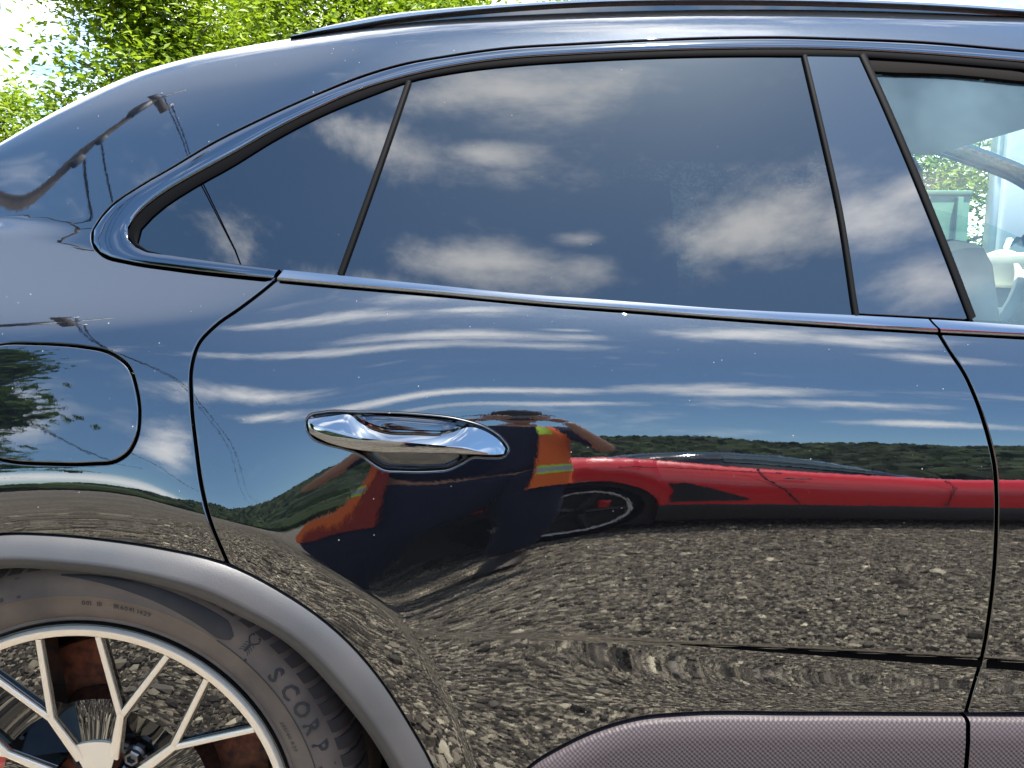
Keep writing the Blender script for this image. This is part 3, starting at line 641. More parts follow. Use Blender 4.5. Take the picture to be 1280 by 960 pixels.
# rear quarter with the roof side
top = np.linspace(-1.345, 2.2, 90)
tz = zb(top) + HV * W1
quarter = path_xv(('x', rgap), ('x', arch[:i_gap][::-1]), ('x', [(-1.10, .27), (-1.345, .30), (-1.345, .70)]), ('x', np.stack([top, tz], -1)), ('x', Ofull[:-1]))
flap_px = [(60, 431), (100, 434), (140, 443), (160, 458), (170, 485), (174, 520), (170, 548), (160, 566), (145, 576), (115, 579.5), (60, 579.5), (10, 576), (-25, 566), (-48, 545), (-58, 505), (-52, 466), (-35, 442), (0, 432)]
flap = at(spline(flap_px + flap_px[:1], 6)[:-1])
if area(flap) < 0: flap = flap[::-1]
def near_ridge(P):
    q = P - WHEEL; a = np.arctan2(q[:, 1], q[:, 0]); r = np.hypot(q[:, 0], q[:, 1]); R = np.interp(a, _RA, _RR)
    z = np.interp(P[:, 0], _cz[:, 0], _cz[:, 2])
    return ((np.abs(r - R) < .018) & (a < 1.3)) | ((np.abs(P[:, 1] - z) < .013) & (P[:, 0] > -.12))
QP = R_(panel('quarter_panel', quarter, PAINT, SUV, holes=[flap], fine=(near_ridge, .004)))
Ofar = Ofull.copy(); wf = (Ofar[:, 1] - zb(Ofar[:, 0])) / HV; k_ = np.clip((Ofar[:, 0] - .25) / .35, 0, 1) * (wf > .45); Ofar[:, 1] = zb(Ofar[:, 0]) + HV * (wf + (.95 - wf) * k_)
far_q = path_xv(('x', rgap), ('x', arch[:i_gap][::-1]), ('x', [(-1.10, .27), (-1.345, .30), (-1.345, .70)]), ('x', np.stack([top, tz], -1)), ('x', Ofar[:-1]))
FQ = panel('quarter_panel', far_q, PAINT, SUV, g=.03); FQ.scale = (1, -1, 1); FQ.location.y = -FQ.location.y
FL = panel('fuel_flap', flap, PAINT, QP, g=.012, gap=.0012, off=.0006, flat=.5)
rear = path_xv(('x', [rgap[0]]), ('x', Bc[1:][Bc[1:, 0] < fgap[0, 0]]), ('x', fgap), ('x', blade[::-1]), ('x', [(blade[0, 0] - .02, blade[0, 1] - .05), (arch[-1, 0] + .01, arch[-1, 1])]), ('x', arch[i_gap + 1:][::-1]), ('x', rgap[1:][::-1]))
HREC = [(382, 538), (381, 527), (386, 518.5), (402, 514), (450, 513.5), (520, 516), (578, 523.5), (612, 535), (630, 549), (637, 562), (631, 571), (612, 573.5), (590, 573.5), (577, 581), (560, 588.5), (540, 590.5), (500, 590.5), (480, 589), (464, 580), (449, 569), (430, 562.5), (405, 556), (390, 549)]
hl = at(spline(HREC + HREC[:1], 6)[:-1])
if area(hl) < 0: hl = hl[::-1]
RD = R_(panel('rear_door', rear, PAINT, SUV, holes=[hl], hole_gap=-.001, fine=(near_ridge, .004)))
XF = 1.70
front = path_xv(('x', fgap[::-1]), ('x', Bfull[(Bfull[:, 0] > fgap[0, 0]) & (Bfull[:, 0] < XF)]), ('x', [(XF, zb(XF) - .02), (XF + .03, .85), (XF, .60), (XF - .05, fgap[-1, 1])]))
FD = R_(panel('front_door', front, PAINT, SUV, g=.014, fine=(near_ridge, .005)))
ang = np.radians(np.linspace(180 - 12, 8, 30)); wc2 = np.array([2.23, .36])
fend = path_xv(('x', [(XF - .05, fgap[-1, 1] - .01), (XF, .60), (XF + .03, .85), (XF, zb(XF) - .02)]), ('x', [(x, zb(x)) for x in np.linspace(XF + .03, 3.0, 12)]), ('x', [(3.02, .7), (3.02, .3), (2.72, .28)]),
               ('x', (wc2 + .44 * np.stack([np.cos(ang), np.sin(ang)], -1))[::-1]), ('x', [(1.78, .30), (1.66, .30)]))
FN = R_(panel('front_fender', fend, PAINT, SUV, g=.03))
# black sheet behind the shut lines, set back from the skins
def strip_behind(name, path, w=.022, depth=.0125, m=SEALR):
    t = np.gradient(path, axis=0); t /= np.linalg.norm(t, axis=1, keepdims=True) + 1e-9; n = np.stack([-t[:, 1], t[:, 0]], -1)
    G = []
    for s in (-1, 0, 1):
        q = path + n * w * .5 * s; G.append(surf(q[:, 0], q[:, 1]) - normal(q[:, 0], q[:, 1]) * depth)
    b = MB(); b.grid(np.stack(G, 1)); return R_(fix_out(b.build(name, m, SUV)))
strip_behind('door_seal', resample(rgap, .01)); strip_behind('door_seal', resample(fgap, .01)); strip_behind('door_seal', resample(np.concatenate([Bfull]), .01), w=.03)
strip_behind('door_seal', resample(np.concatenate([O_ext[:-1], Oc]), .01), w=.03)
fo = MB(); c = flap.mean(0); fo.grid(np.stack([surf(flap[:, 0], flap[:, 1]) - normal(flap[:, 0], flap[:, 1]) * .0125, surf(c[0] + (flap[:, 0] - c[0]) * .8, c[1] + (flap[:, 1] - c[1]) * .8) - np.array([0, -.013, 0])], 1), closed_u=True)
fix_out(fo.build('flap_recess', SEALR, QP))
# window surround: gloss frame, rubber seal, waist trim
off_in = lambda P, d: P
def shift(P, d):
    t = np.gradient(P, axis=0); t /= np.linalg.norm(t, axis=1, keepdims=True) + 1e-9; return P + np.stack([-t[:, 1], t[:, 0]], -1) * d
Oin = shift(Ofull, .0014)
if np.linalg.norm(Oin[-40] - Ifull[-40]) > np.linalg.norm(Ofull[-40] - Ifull[-40]): Oin = shift(Ofull, -.0014)
R_(ribbon('window_frame', Oin, Ifull, GLOSS, SUV, h=.0036, n=10))
gB = xv([(348, 352.5), (345, 350)]) if False else None
def seg(P, a, b): return P[(P[:, 0] > a) & (P[:, 0] < b)]
xa0, xa1, xb0, xb1 = at([(347, 351), (355, 337.5), (1173, 415), (1162, 400)])[:, 0]
def cut(P, a, b):
    x = np.linspace(a, b, 120); return np.stack([x, np.interp(x, P[:, 0], P[:, 1])], -1)
for name, a, b, a2, b2 in (('waist_trim', xa0, xb0 - .0018, xa1, xb1 - .0018), ('waist_trim', xb0 + .0018, 2.15, xb1 + .0018, 2.15)):
    R_(ribbon(name, shift(cut(Bfull, a, b), -.0004), cut(Sfull, a2, b2), TRIMW, SUV, h=.0042, n=16, off=.0005, peak=.16))
seal_in = np.concatenate([w_line(xs_f[::-1], wI - .05 + 0 * xs_f), xv([(1280, 86), (1150, 75)]), Gc[:-2]])
R_(ribbon('window_seal', Ifull[:len(I_ext) + len(Ic) - 12], seal_in, SEALR, SUV, h=.0015, off=-.001, n=5))
# glass
bar1 = xv([(511, 101), (470, 219), (425, 343.5)]); bar2 = xv([(1006, 69), (1030, 170), (1050, 260), (1071, 394.5)])
bpr = xv([(1074, 70.5), (1104, 137), (1134.5, 208), (1174, 305), (1211, 401.5)])
G_low = at([(182, 312), (215, 319), (265, 326), (340, 336), (424, 344.5)])
qg = path_xv(('x', Gc[(Gc[:, 0] < bar1[0, 0]) & (np.arange(len(Gc)) < len(Gc) - 6)]), ('x', G_low), ('x', bar1[::-1]))
R_(panel('quarter_glass', qg, GLASS_DK, SUV, g=.02, nmin=.075, gap=-.003, lip=False, off=-.003))
dg = path_xv(('x', bar1), ('x', seg(Sc, bar1[-1, 0], bar2[-1, 0])), ('x', bar2[::-1]), ('x', Gc[(Gc[:, 0] > bar1[0, 0]) & (Gc[:, 0] < bar2[0, 0])]))
R_(panel('door_glass', dg, GLASS_DK, SUV, g=.02, nmin=.075, gap=-.003, lip=False, off=-.003))
pc = path_xv(('x', bar2), ('x', seg(Sc, bar2[-1, 0], bpr[-1, 0])), ('x', bpr[::-1]), ('x', Gc[(Gc[:, 0] > bar2[0, 0]) & (Gc[:, 0] < bpr[0, 0])]))
R_(panel('pillar_cover', pc, PILLAR, SUV, g=.02, nmin=.075, gap=.001, r=.0012, off=.001))
def side_bar(name, path, w0, m, h=.003):
    return R_(ribbon(name, shift(path, w0 / 2), shift(path, -w0 / 2), m, SUV, h=h, off=.0, n=6, edge=.006))
side_bar('divider_bar', bar1, .0078, RUBBER, .0015); side_bar('divider_bar', bar2, .0076, RUBBER, .0015); side_bar('pillar_seal', shift(bpr, .006), .0105, RUBBER, .002)
fgl_px = [(1093, 95), (1098, 86.5), (1190, 89), (1280, 98)]
fg_l = xv([(1094, 96), (1125, 158), (1152, 219), (1190, 305), (1222, 402)])
fg_t = at([(1097, 87), (1190, 89.5), (1280, 98.5)])
wg = w_of(fg_t[-1]); fx = np.linspace(fg_t[-1, 0] + .05, 1.80, 14)
fgp = path_xv(('x', fg_l), ('x', seg(Sfull, fg_l[-1, 0], 1.80)), ('x', w_line(fx, wg + 0 * fx)[::-1]), ('x', fg_t[::-1]))
FG = R_(panel('front_door_glass', fgp, GLASS_CL, SUV, g=.025, nmin=.075, gap=.0, r=.001, lip=False, off=-.009))
# thick green edge of the front pane
pe = MB(); q = np.concatenate([fg_l[::-1], fg_t]); pe.grid(np.stack([surf(q[:, 0], q[:, 1]) - normal(q[:, 0], q[:, 1]) * .0088, surf(q[:, 0], q[:, 1]) - normal(q[:, 0], q[:, 1]) * .013], 1))
pe.build('pane_edge', mat('green_glass_edge', (.10, .32, .25), rough=.2), FG)
# dark upper trim above the front pane
up_t = np.concatenate([xv([(1080, 72), (1150, 75.5), (1280, 86)]), w_line(fx, wI - .045 + 0 * fx)]); up_b = np.concatenate([xv([(1084, 86), (1097, 87), (1190, 90), (1280, 99)]), w_line(fx, wg - .004 + 0 * fx)])
R_(ribbon('door_upper_trim', up_t, up_b, mat('brown_black_trim', (.0055, .0042, .004), rough=.8, spec=.05), SUV, h=.001, off=-.004, n=5))
# wheel-arch moulding: flat face, then a roll inwards
def arch_trim(name, A, B, parent):
    A = resample(A, np.linalg.norm(np.diff(A, axis=0), axis=1).sum() / 90); B = resample(B, np.linalg.norm(np.diff(B, axis=0), axis=1).sum() / 90)
    Pa = surf(A[:, 0], A[:, 1]); G = []
    Qb = np.stack([B[:, 0], Pa[:, 1] * 0, B[:, 1]], -1)
    for t, dy, fl in ((.012, .010, 0), (.012, .0010, 0), (.03, -.0010, 0), (.25, -.0080, 0), (.44, -.0130, 0), (.52, -.0142, 0), (.60, -.0130, 0), (.78, -.004, 0), (.93, .006, 0), (1.0, .016, 0), (1.02, .06, 0), (1.02, .20, 0)):
        C = A * (1 - t) + B * t; y = np.minimum(Pa[:, 1], Pa[:, 1]) + dy
        G.append(np.stack([C[:, 0], y, C[:, 1]], -1))
    b = MB(); b.grid(np.stack(G, 1)); return fix_out(b.build(name, ARCH, parent))
R_(arch_trim('arch_moulding', arch, archi, SUV))
fa = wc2 + .445 * np.stack([np.cos(ang), np.sin(ang)], -1); fb = wc2 + .40 * np.stack([np.cos(ang), np.sin(ang)], -1)
R_(arch_trim('arch_moulding', fa, fb, SUV))
strip_behind('arch_seal', resample(arch, .012), w=.02, depth=.008)
# patterned lower door blades and the sill under them
b_out = surf(blade[:, 0], blade[:, 1])
def lower_blade(name, xs, ztop_, z0):
    G = []
    for k, (dz, dy) in enumerate(((.0, .012), (.0, -.002), (-.004, -.0065), (-.03, -.010), (-.09, -.011), (-.15, -.004), (-.19, .02), (-.2, .06))):
        z = np.maximum(ztop_ + dz * 1.0, z0 + .002 * (7 - k)); y = low(xs, np.minimum(ztop_, ztop_)) + dy
        G.append(np.stack([xs, y, z], -1))
    b = MB(); b.grid(np.stack(G, 1)); return R_(fix_out(b.build(name, BLADE, SUV)))
bx = np.linspace(blade[0, 0], fgap[-1, 0] - .003, 70); bz = np.interp(bx, blade[:, 0], blade[:, 1]) - .004
lower_blade('side_blade', bx, bz, .27)
bx = np.linspace(fgap[-1, 0] + .003, XF - .06, 40); lower_blade('side_blade', bx, np.interp(bx, [fgap[-1, 0], XF], [blade[-1, 1], blade[-1, 1] - .02]) - .004, .27)
b = MB(); xs = np.linspace(-.13, 1.75, 30); b.grid(np.stack([np.stack([xs, np.full(30, y), np.full(30, z)], -1) for y, z in ((.04, .35), (.02, .30), (.04, .22), (.35, .20))], 1)); R_(fix_out(b.build('sill', RUBBER, SUV)))
strip_behind('blade_seal', resample(blade + np.array([0, 0]), .012), w=.03, depth=.010)

for c0_, c1_ in ((850, 1226), (1234, 1500)):  # matte dark strip added in place of the dark reflection under the crease
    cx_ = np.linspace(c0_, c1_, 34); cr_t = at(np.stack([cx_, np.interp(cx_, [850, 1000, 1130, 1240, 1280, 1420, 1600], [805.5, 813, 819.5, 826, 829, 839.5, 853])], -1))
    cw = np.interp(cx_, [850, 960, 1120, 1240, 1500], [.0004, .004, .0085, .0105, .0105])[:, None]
    R_(ribbon('crease_dark_reflection', cr_t + [0, .0005], cr_t - np.hstack([cw * 0, cw]), SEALR, SUV, h=.0006, off=.0006, n=5, edge=.004))
# ---- door handle ------------------------------------------------------------------------------------
def loft_loop(name, loop, prof, m, parent):
    """prof: (inset, outward offset) rings."""
    G = []
    for d, o in prof:
        q = inset(loop, d) if abs(d) > 1e-6 else loop
        G.append(surf(q[:, 0], q[:, 1]) + normal(q[:, 0], q[:, 1]) * o)
    b = MB(); b.grid(np.stack(G, 1), closed_u=True); return b, m, name, parent
b, *_ = loft_loop('handle_bezel', hl, [(.0004, -.002), (.0006, .0010), (.0013, .0017), (.0021, .0013), (.0027, .0002), (.0029, -.006)], CHROME, RD)
HB = b.build('handle_bezel', CHROME, RD); fix_out(HB)
c0 = hl.mean(0); G = []
for s, dep in ((1.0, .0025), (.95, .0075), (.78, .0125), (.45, .0155), (.1, .0165)):
    q = c0 + (inset(hl, .003) - c0) * s; G.append(surf(q[:, 0], q[:, 1]) - normal(q[:, 0], q[:, 1]) * dep)
b = MB(); b.grid(np.stack(G, 1), closed_u=True); fix_out(b.build('handle_bowl', mat('bowl_chrome', (.30, .31, .33), metal=1.0, rough=.05), RD))
# the grip: two-faced chromed bar from the rear boss to the front point
gt = xv([(386, 524), (415, 519.5), (440, 518.5), (450, 527), (466, 535), (520, 541), (560, 541), (590, 533), (610, 540), (625, 551), (634, 564)])
gm = xv([(386, 527), (415, 535), (440, 541), (455, 544), (475, 546), (520, 550), (560, 554), (580, 557), (600, 563), (615, 566), (634, 566)])
gb = xv([(388, 541), (410, 551), (435, 557.5), (450, 560), (475, 562.5), (520, 564), (560, 565), (580, 566), (600, 567), (615, 567.5), (634, 567)])
k = 60; rs = lambda P: resample(P, np.linalg.norm(np.diff(P, axis=0), axis=1).sum() / k)[:k]
gt, gm, gb = rs(gt), rs(gm), rs(gb)
def lift(P, o): return surf(P[:, 0], P[:, 1]) + np.array([0, -1, 0]) * np.asarray(o)[:, None]
u = np.linspace(0, 1, k); bow = .004 + .014 * np.sin(np.clip(u, 0, 1) * math.pi) ** .7
rows = [lift(gt, -.012 + 0 * u), lift(gt, bow * .35)]
for t in (.25, .5, .75, .92, 1.0):
    rows.append(lift(gt * (1 - t) + gm * t, bow * (.35 + .65 * t ** .8)))
for t in (.12, .4, .7, .9, 1.0):
    rows.append(lift(gm * (1 - t) + gb * t, bow * (1.0 - .10 * t - .25 * t ** 4)))
rows.append(lift(gb, bow * .2 - .008)); rows.append(lift(gb, -.015 + 0 * u))
b = MB(); b.grid(np.stack(rows, 1)); GR = fix_out(b.build('handle_grip', CHROME, RD))
GR.data.set_sharp_from_angle(angle=math.radians(32))
# ---- roof, rail, glass and ends ------------------------------------------------------------------
def across(name, xs, m, w=W1, bulge=.035, n=24, parent=SUV):
    E = surf(xs, zb(xs) + HV * w); G = []
    for t in np.linspace(0, 1, n):
        y = E[:, 1] + t * 2 * (YC - E[:, 1]); z = E[:, 2] + bulge * (1 - (2 * t - 1) ** 2) * np.clip((YC - E[:, 1]) / .7, 0, 1)
        G.append(np.stack([E[:, 0] + 0 * y, y, z], -1))
    b = MB(); b.grid(np.stack(G, 1)); o = b.build(name, m, parent)
    bm = bmesh.new(); bm.from_mesh(o.data); bm.normal_update()
    if sum(f.normal.z * f.calc_area() for f in bm.faces) < 0: bmesh.ops.reverse_faces(bm, faces=bm.faces)
    bm.to_mesh(o.data); bm.free(); return o
across('roof', np.linspace(-.62, 1.30, 40), PAINT, w=W1 - .004)
across('rear_window', np.linspace(-1.30, -.625, 24), GLASS_DK, w=W1 - .004)
WSG = glass_mat('windscreen_glass', (.80, .88, .85), 1.5, film=.004, dust=.02)
across('windscreen', np.linspace(1.305, 2.2, 24), WSG, w=W1 - .004)
hx = np.linspace(2.205, 3.02, 24); E = surf(hx, zb(hx)); G = []
for t in np.linspace(0, 1, 25): G.append(np.stack([hx, E[:, 1] + t * 2 * (YC - E[:, 1]), E[:, 2] + .06 * (1 - (2 * t - 1) ** 4)], -1))
b = MB(); b.grid(np.stack(G, 1)); fix_out(b.build('hood', PAINT, SUV))
def end_cap(name, x, dx, m):
    vs = np.concatenate([np.linspace(.25, float(zb(x)), 14), float(zb(x)) + HV * np.linspace(.05, W1, 6) if dx < 0 else []])
    E = surf(np.full(len(vs), x), vs); G = []
    for t in np.linspace(0, 1, 21): G.append(np.stack([np.full(len(vs), x) + dx * (1 - (2 * t - 1) ** 4), E[:, 1] + t * 2 * (YC - E[:, 1]), E[:, 2]], -1))
    b = MB(); b.grid(np.stack(G, 1)); return b.build(name, m, SUV)
end_cap('front_bumper', 3.02, .18, PAINT); end_cap('tailgate', -1.345, -.14, PAINT)
for s in (-1, 1):
    b = MB(); y0 = .17 if s < 0 else 2 * YC - .17
    b.box((-1.40, y0 + (.12 if s < 0 else -.12), .95), (.12, .36, .07)); b.build('tail_lamp', CALIPER, SUV, bevel=.01)
    b = MB(); b.box((2.98, y0 + (.16 if s < 0 else -.16), .78), (.22, .30, .12)); b.build('headlight', BLACKG, SUV, bevel=.02)
b = MB(); b.box((.80, YC, .24), (3.5, 1.5, .06)); b.build('floor_pan', RUBBER, SUV)
# roof rail
rl_px_t = [(362, 46.5), (400, 34), (440, 25), (480, 17.5), (560, 9), (650, 3), (760, -2), (900, -4), (1060, -2), (1180, 3), (1280, 10), (1400, 22)]
rl_px_b = [(366, 47), (400, 42), (440, 36), (480, 29), (560, 19), (650, 11), (760, 5), (900, 3.5), (1060, 6), (1180, 11), (1280, 18), (1400, 29)]
def rail_pts(px, y): q = spline(px, 4); return on_y(q[:, 0], q[:, 1], np.full(len(q), y))
y_r = .315
A, Bq = rail_pts(rl_px_t, y_r), rail_pts(rl_px_b, y_r)
G = [Bq + [0, .03, -.002], Bq + [0, .004, 0], Bq + [0, -.001, .0005], A * .25 + Bq * .75 + [0, -.006, 0], A * .6 + Bq * .4 + [0, -.006, 0], A + [0, -.001, -.0015], A + [0, .004, .0], A + [0, .03, -.001]]
b = MB(); b.grid(np.stack(G, 1)); R_(fix_out(b.build('roof_rail', mat('satin_rail', (.30, .31, .33), metal=.9, rough=.30), SUV)))
# dark channel under the rail
C0 = Bq + [0, .006, .004]; C1_ = Bq + [0, .006, -.05]
b = MB(); b.grid(np.stack([C0, C1_], 1)); R_(fix_out(b.build('rail_channel', BLACKG, SUV)))
# ---- interior -------------------------------------------------------------------------------------
def rounded(name, c, d, m, parent, bev=.04, R=None, taper=1.0):
    b = MB(); b.box(c, d, R, taper); return b.build(name, m, parent, bevel=bev)
for y in (.47, 1.41):
    for x, rk in ((.78, -.22), (-.12, -.25)):
        R = Matrix.Rotation(rk, 3, 'Y')
        st = rounded('seat', (x + .28, y, .55), (.52, .50, .18), INTER, SUV, .05)
        rounded('backrest', (x - .06, y, .86), (.15, .48, .56), INTER, st, .05, R); rounded('headrest', (x - .14, y, 1.20), (.10, .26, .17), INTER, st, .04, R)
DB = rounded('dashboard', (1.80, YC, .95), (.62, 1.50, .30), INTER, SUV, .06)
rounded('dash_pad', (1.70, YC, 1.115), (.50, 1.46, .05), mat('pale_dash_top', (.10, .12, .12), rough=.6), DB, .02)
b = MB(); th = np.linspace(0, 2 * math.pi, 41); R = Matrix.Rotation(-1.05, 3, 'Y'); ct = Vector((1.36, 1.36, .985))
b.tube([ct + R @ Vector((.185 * math.cos(a), .185 * math.sin(a), 0)) for a in th], .016, 8, False); SW = b.build('steering_wheel', CREAM, SUV)
b = MB(); b.tube([ct + R @ Vector((0, -.18, 0)), ct + R @ Vector((0, .18, 0))], .014, 6); b.tube([ct, ct + R @ Vector((-.17, 0, 0))], .014, 6); b.box(ct, (.05, .12, .10), R); b.build('wheel_spokes', CREAM, SW, bevel=.006)
b = MB(); xs = np.linspace(-.6, 1.3, 12); E = surf(xs, zb(xs) + HV * 1.0); b.grid(np.stack([np.stack([xs, E[:, 1] + t * 2 * (YC - E[:, 1]) + (.03 if t == 0 else 0), E[:, 2] - .03], -1) for t in np.linspace(0, 1, 9)], 1)); b.build('headliner', INTERL, SUV)
rounded('rear_shelf', (-.92, YC, .88), (.5, 1.3, .1), INTER, SUV, .03)
b = MB(); xs = np.linspace(-.02, 1.7, 20); b.grid(np.stack([np.stack([xs, low(xs, np.full(20, z)) + .075, np.full(20, z)], -1) for z in (.3, .6, .9, 1.0)] , 1)); R_(b.build('door_lining', INTER, SUV))
rounded('instrument_hood', (1.50, 1.36, 1.10), (.16, .36, .10), CREAM, DB, .03)
rounded('rear_mirror', (1.36, YC, 1.33), (.03, .22, .07), INTER, SUV, .012)
# ---- wheels ---------------------------------------------------------------------------------------
def text_mesh(s, size=1.0, depth=.0, bold=0.0):
    cu = bpy.data.curves.new('lettering', 'FONT'); cu.body = s; cu.size = size; cu.align_x = 'CENTER'; cu.extrude = depth; cu.resolution_u = 2; cu.offset = bold * size
    o = bpy.data.objects.new('lettering', cu); COL.objects.link(o); bpy.context.view_layer.update()
    me = bpy.data.meshes.new_from_object(o.evaluated_get(bpy.context.evaluated_depsgraph_get()))
    V = np.array([v.co[:] for v in me.vertices]) if len(me.vertices) else np.zeros((0, 3)); F = [tuple(p.vertices) for p in me.polygons]
    bpy.data.objects.remove(o); bpy.data.curves.remove(cu); bpy.data.meshes.remove(me); return V, F
WC = np.array([-0.579, 0.0, 0.345]); YF = .030
def pol(r, a, y, c=WC):
    a = math.radians(a); return (c[0] + r * math.sin(a), y, c[2] + r * math.cos(a))
def revolve(mb, prof, n=128, a0=0, a1=360, c=WC):
    full = abs(a1 - a0 - 360) < 1e-6
    A = np.radians(np.linspace(a0, a1, n, endpoint=not full)); G = []
    for r, y in prof: G.append(np.stack([c[0] + r * np.sin(A), np.full(len(A), y), c[2] + r * np.cos(A)], -1))
    mb.grid(np.stack(G, 1), closed_u=full)
def bar_uv(mb, p0, p1, w0, w1, y0, y1, d, ch=.0012):
    """bar in the wheel plane between p0 and p1 (x, z) with face depth y0..y1 and thickness d."""
    p0, p1 = np.array(p0), np.array(p1); t = (p1 - p0) / np.linalg.norm(p1 - p0); nrm = np.array([-t[1], t[0]]); G = []
    for p, w, y in ((p0, w0, y0), (p1, w1, y1)):
        G.append([(p[0] + nrm[0] * s, y + dy, p[1] + nrm[1] * s) for s, dy in ((-w / 2, d), (-w / 2, ch), (-w / 2 + ch, 0), (w / 2 - ch, 0), (w / 2, ch), (w / 2, d))])
    mb.grid(np.array(G))
def make_wheel():
    q = lambda r, a: (WC[0] + r * math.sin(math.radians(a)), WC[2] + r * math.cos(math.radians(a)))
    b = MB()
    revolve(b, [(.271, YF + .02), (.262, YF + .012), (.256, YF + .03), (.244, YF + .06), (.240, YF + .22)])
    Ws = [-2.5 + 72 * k for k in range(5)]
    J = .146; yJ = YF + .016; yH = YF + .030
    Vs = [(w + s * 19.3, (w + s * 8.7), (w + s * 29.4), w + s * 36, s, w) for w in Ws for s in (-1, 1)]
    for va, e1, e2, P, s, w in Vs:      # black webs behind the bright faces
        for e in (e1, e2): bar_uv(b, q(J - .004, va), q(.266, e), .014, .012, yJ + .004, YF + .005, .028)
        bar_uv(b, q(.08, va), q(J, va), .020, .015, yH + .003, yJ + .004, .06)
    WH = fix_out(b.build('wheel', LACQ, SUV))
    b = MB(); revolve(b, [(.2628, YF + .012), (.2636, YF + .0015), (.2650, YF), (.2732, YF - .0005), (.2748, YF + .0015), (.276, YF + .008)]); fix_out(b.build('rim_ring', MACH, WH))
    b = MB(); revolve(b, [(.2762, YF + .006), (.2795, YF + .004), (.2800, YF + .014), (.279, YF + .03)]); fix_out(b.build('rim_flange', LACQ, WH))
    for va, e1, e2, P, s, w in Vs:
        b = MB()
        for e in (e1, e2): bar_uv(b, q(J - .002, va), q(.2635, e), .0082, .0074, yJ, YF + .0008, .004)
        bar_uv(b, q(.070, va), q(J + .004, va), .0135, .0092, yH - .0008, yJ - .0012, .004)
        fix_out(b.build('spoke', MACH, WH))
    for w in Ws:
        b = MB(); aa = np.radians(np.linspace(w - 20.5, w + 20.5, 12)); G = []
        for r, y in ((.036, yH + .012), (.0365, yH), (.088, yH - .0012), (.093, yH - .001), (.0935, yH + .02)): G.append(np.stack([WC[0] + r * np.sin(aa), np.full(12, y), WC[2] + r * np.cos(aa)], -1))
        b.grid(np.stack(G, 1)); fix_out(b.build('hub_face', MACH, WH))
        b = MB(); aa = np.radians(np.linspace(w - 18, w + 18, 9)); G = []
        for r, y in ((.093, yH + .004), (.118, yH + .008), (.150, yH + .012), (.152, yH + .05)): G.append(np.stack([WC[0] + r * np.sin(aa), np.full(9, y), WC[2] + r * np.cos(aa)], -1))
        b.grid(np.stack(G, 1)); fix_out(b.build('window_ledge', LACQ, WH))
    for va, e1, e2, P, s, w in Vs:      # lacquered panels inside the forks
        b = MB(); aa = np.linspace(min(e1, e2) + .6, max(e1, e2) - .6, 10); ja = va; pi_ = np.array(pol(J + .012, ja, yJ + .007)); o1, o2 = np.array(pol(.264, aa[0], YF + .009)), np.array(pol(.264, aa[-1], YF + .009)); pn = np.cross(o1 - pi_, o2 - pi_); pn /= np.linalg.norm(pn)
        def flatp(p): p = np.array(p, float); p[1] = pi_[1] - (pn[0] * (p[0] - pi_[0]) + pn[2] * (p[2] - pi_[2])) / pn[1]; return tuple(p)
        o = [flatp(pol(.264, a, 0)) for a in aa]; i_ = [tuple(pi_)] * 10
        m_ = [tuple(.5 * (np.array(x) + np.array(y))) for x, y in zip(o, i_)]
        b.grid(np.stack([np.array(o), np.array(m_), np.array(i_)], 1)); fix_out(b.build('fork_panel', LACQ, WH, smooth=False))
    for w in Ws:
        P = w + 36; b = MB(); G = []
        for r, h, y in ((.264, 6.6, YF + .012), (.20, 9.6, YF + .019), (.150, 13.8, YF + .026), (.146, 14.2, YF + .060), (.105, 14.5, YF + .066), (.055, 14.5, YF + .070), (.040, 13, YF + .05)):
            G.append([pol(r, P + h * t, y) for t in np.linspace(-1, 1, 7)])
        b.grid(np.stack([np.array(g) for g in G], 1)); fix_out(b.build('bolt_pocket', LACQ, WH))
        c = pol(.0625, P, YF + .05); b = MB()
        for k, (r, y) in enumerate(((.0125, .018), (.0125, .004), (.011, .0), (.006, .0))): pass
        b.grid(np.stack([np.array([(c[0] + r * math.sin(a), c[1] + y, c[2] + r * math.cos(a)) for a in np.linspace(0, 2 * math.pi, 6, endpoint=False)]) for r, y in ((.0125, .02), (.0125, .002), (.0105, .0), (.0068, .0), (.0062, .008), (.001, .009))], 1), closed_u=True)
        revolve(b, [(.0165, .012 + c[1]), (.0165, .008 + c[1]), (.0125, .006 + c[1])], n=20, c=np.array([c[0], 0, c[2]])); fix_out(b.build('wheel_bolt', STEEL, WH, smooth=False))
    b = MB(); revolve(b, [(.0370, yH + .012), (.0370, yH - .002), (.034, yH - .0045), (.02, yH - .0065), (.001, yH - .007)], n=48); fix_out(b.build('centre_cap', MACH, WH))
    b = MB(); revolve(b, [(.212, .165), (.212, .135), (.209, .133), (.115, .133), (.112, .128), (.10, .105), (.02, .103)], n=72); fix_out(b.build('brake_disc', RUST, WH))
    b = MB(); revolve(b, [(.24, .24), (.10, .25), (.01, .25)], n=48); fix_out(b.build('brake_shield', mat('dirty_shield', (.03, .018, .012), rough=.9), WH))
    b = MB(); aa = np.radians(np.linspace(-108, -58, 14)); b.grid(np.stack([np.stack([WC[0] + r * np.sin(aa), np.full(14, y), WC[2] + r * np.cos(aa)], -1) for r, y in ((.20, .15), (.20, .088), (.193, .080), (.145, .078), (.138, .086), (.138, .15))], 1)); CL = fix_out(b.build('brake_caliper', CALIPER, WH))
    b = MB(); V, F = text_mesh('PORSCHE', .022); a = math.radians(-83)
    if len(V):
        x, z = V[:, 0], V[:, 1] - .008; V2 = np.stack([WC[0] - .168 + .0 * x - z * 1.0, np.full(len(V), .0765), WC[2] + .022 + x], -1); b.add(V2, F); fix_out(b.build('caliper_lettering', WHITE, WH, smooth=False))
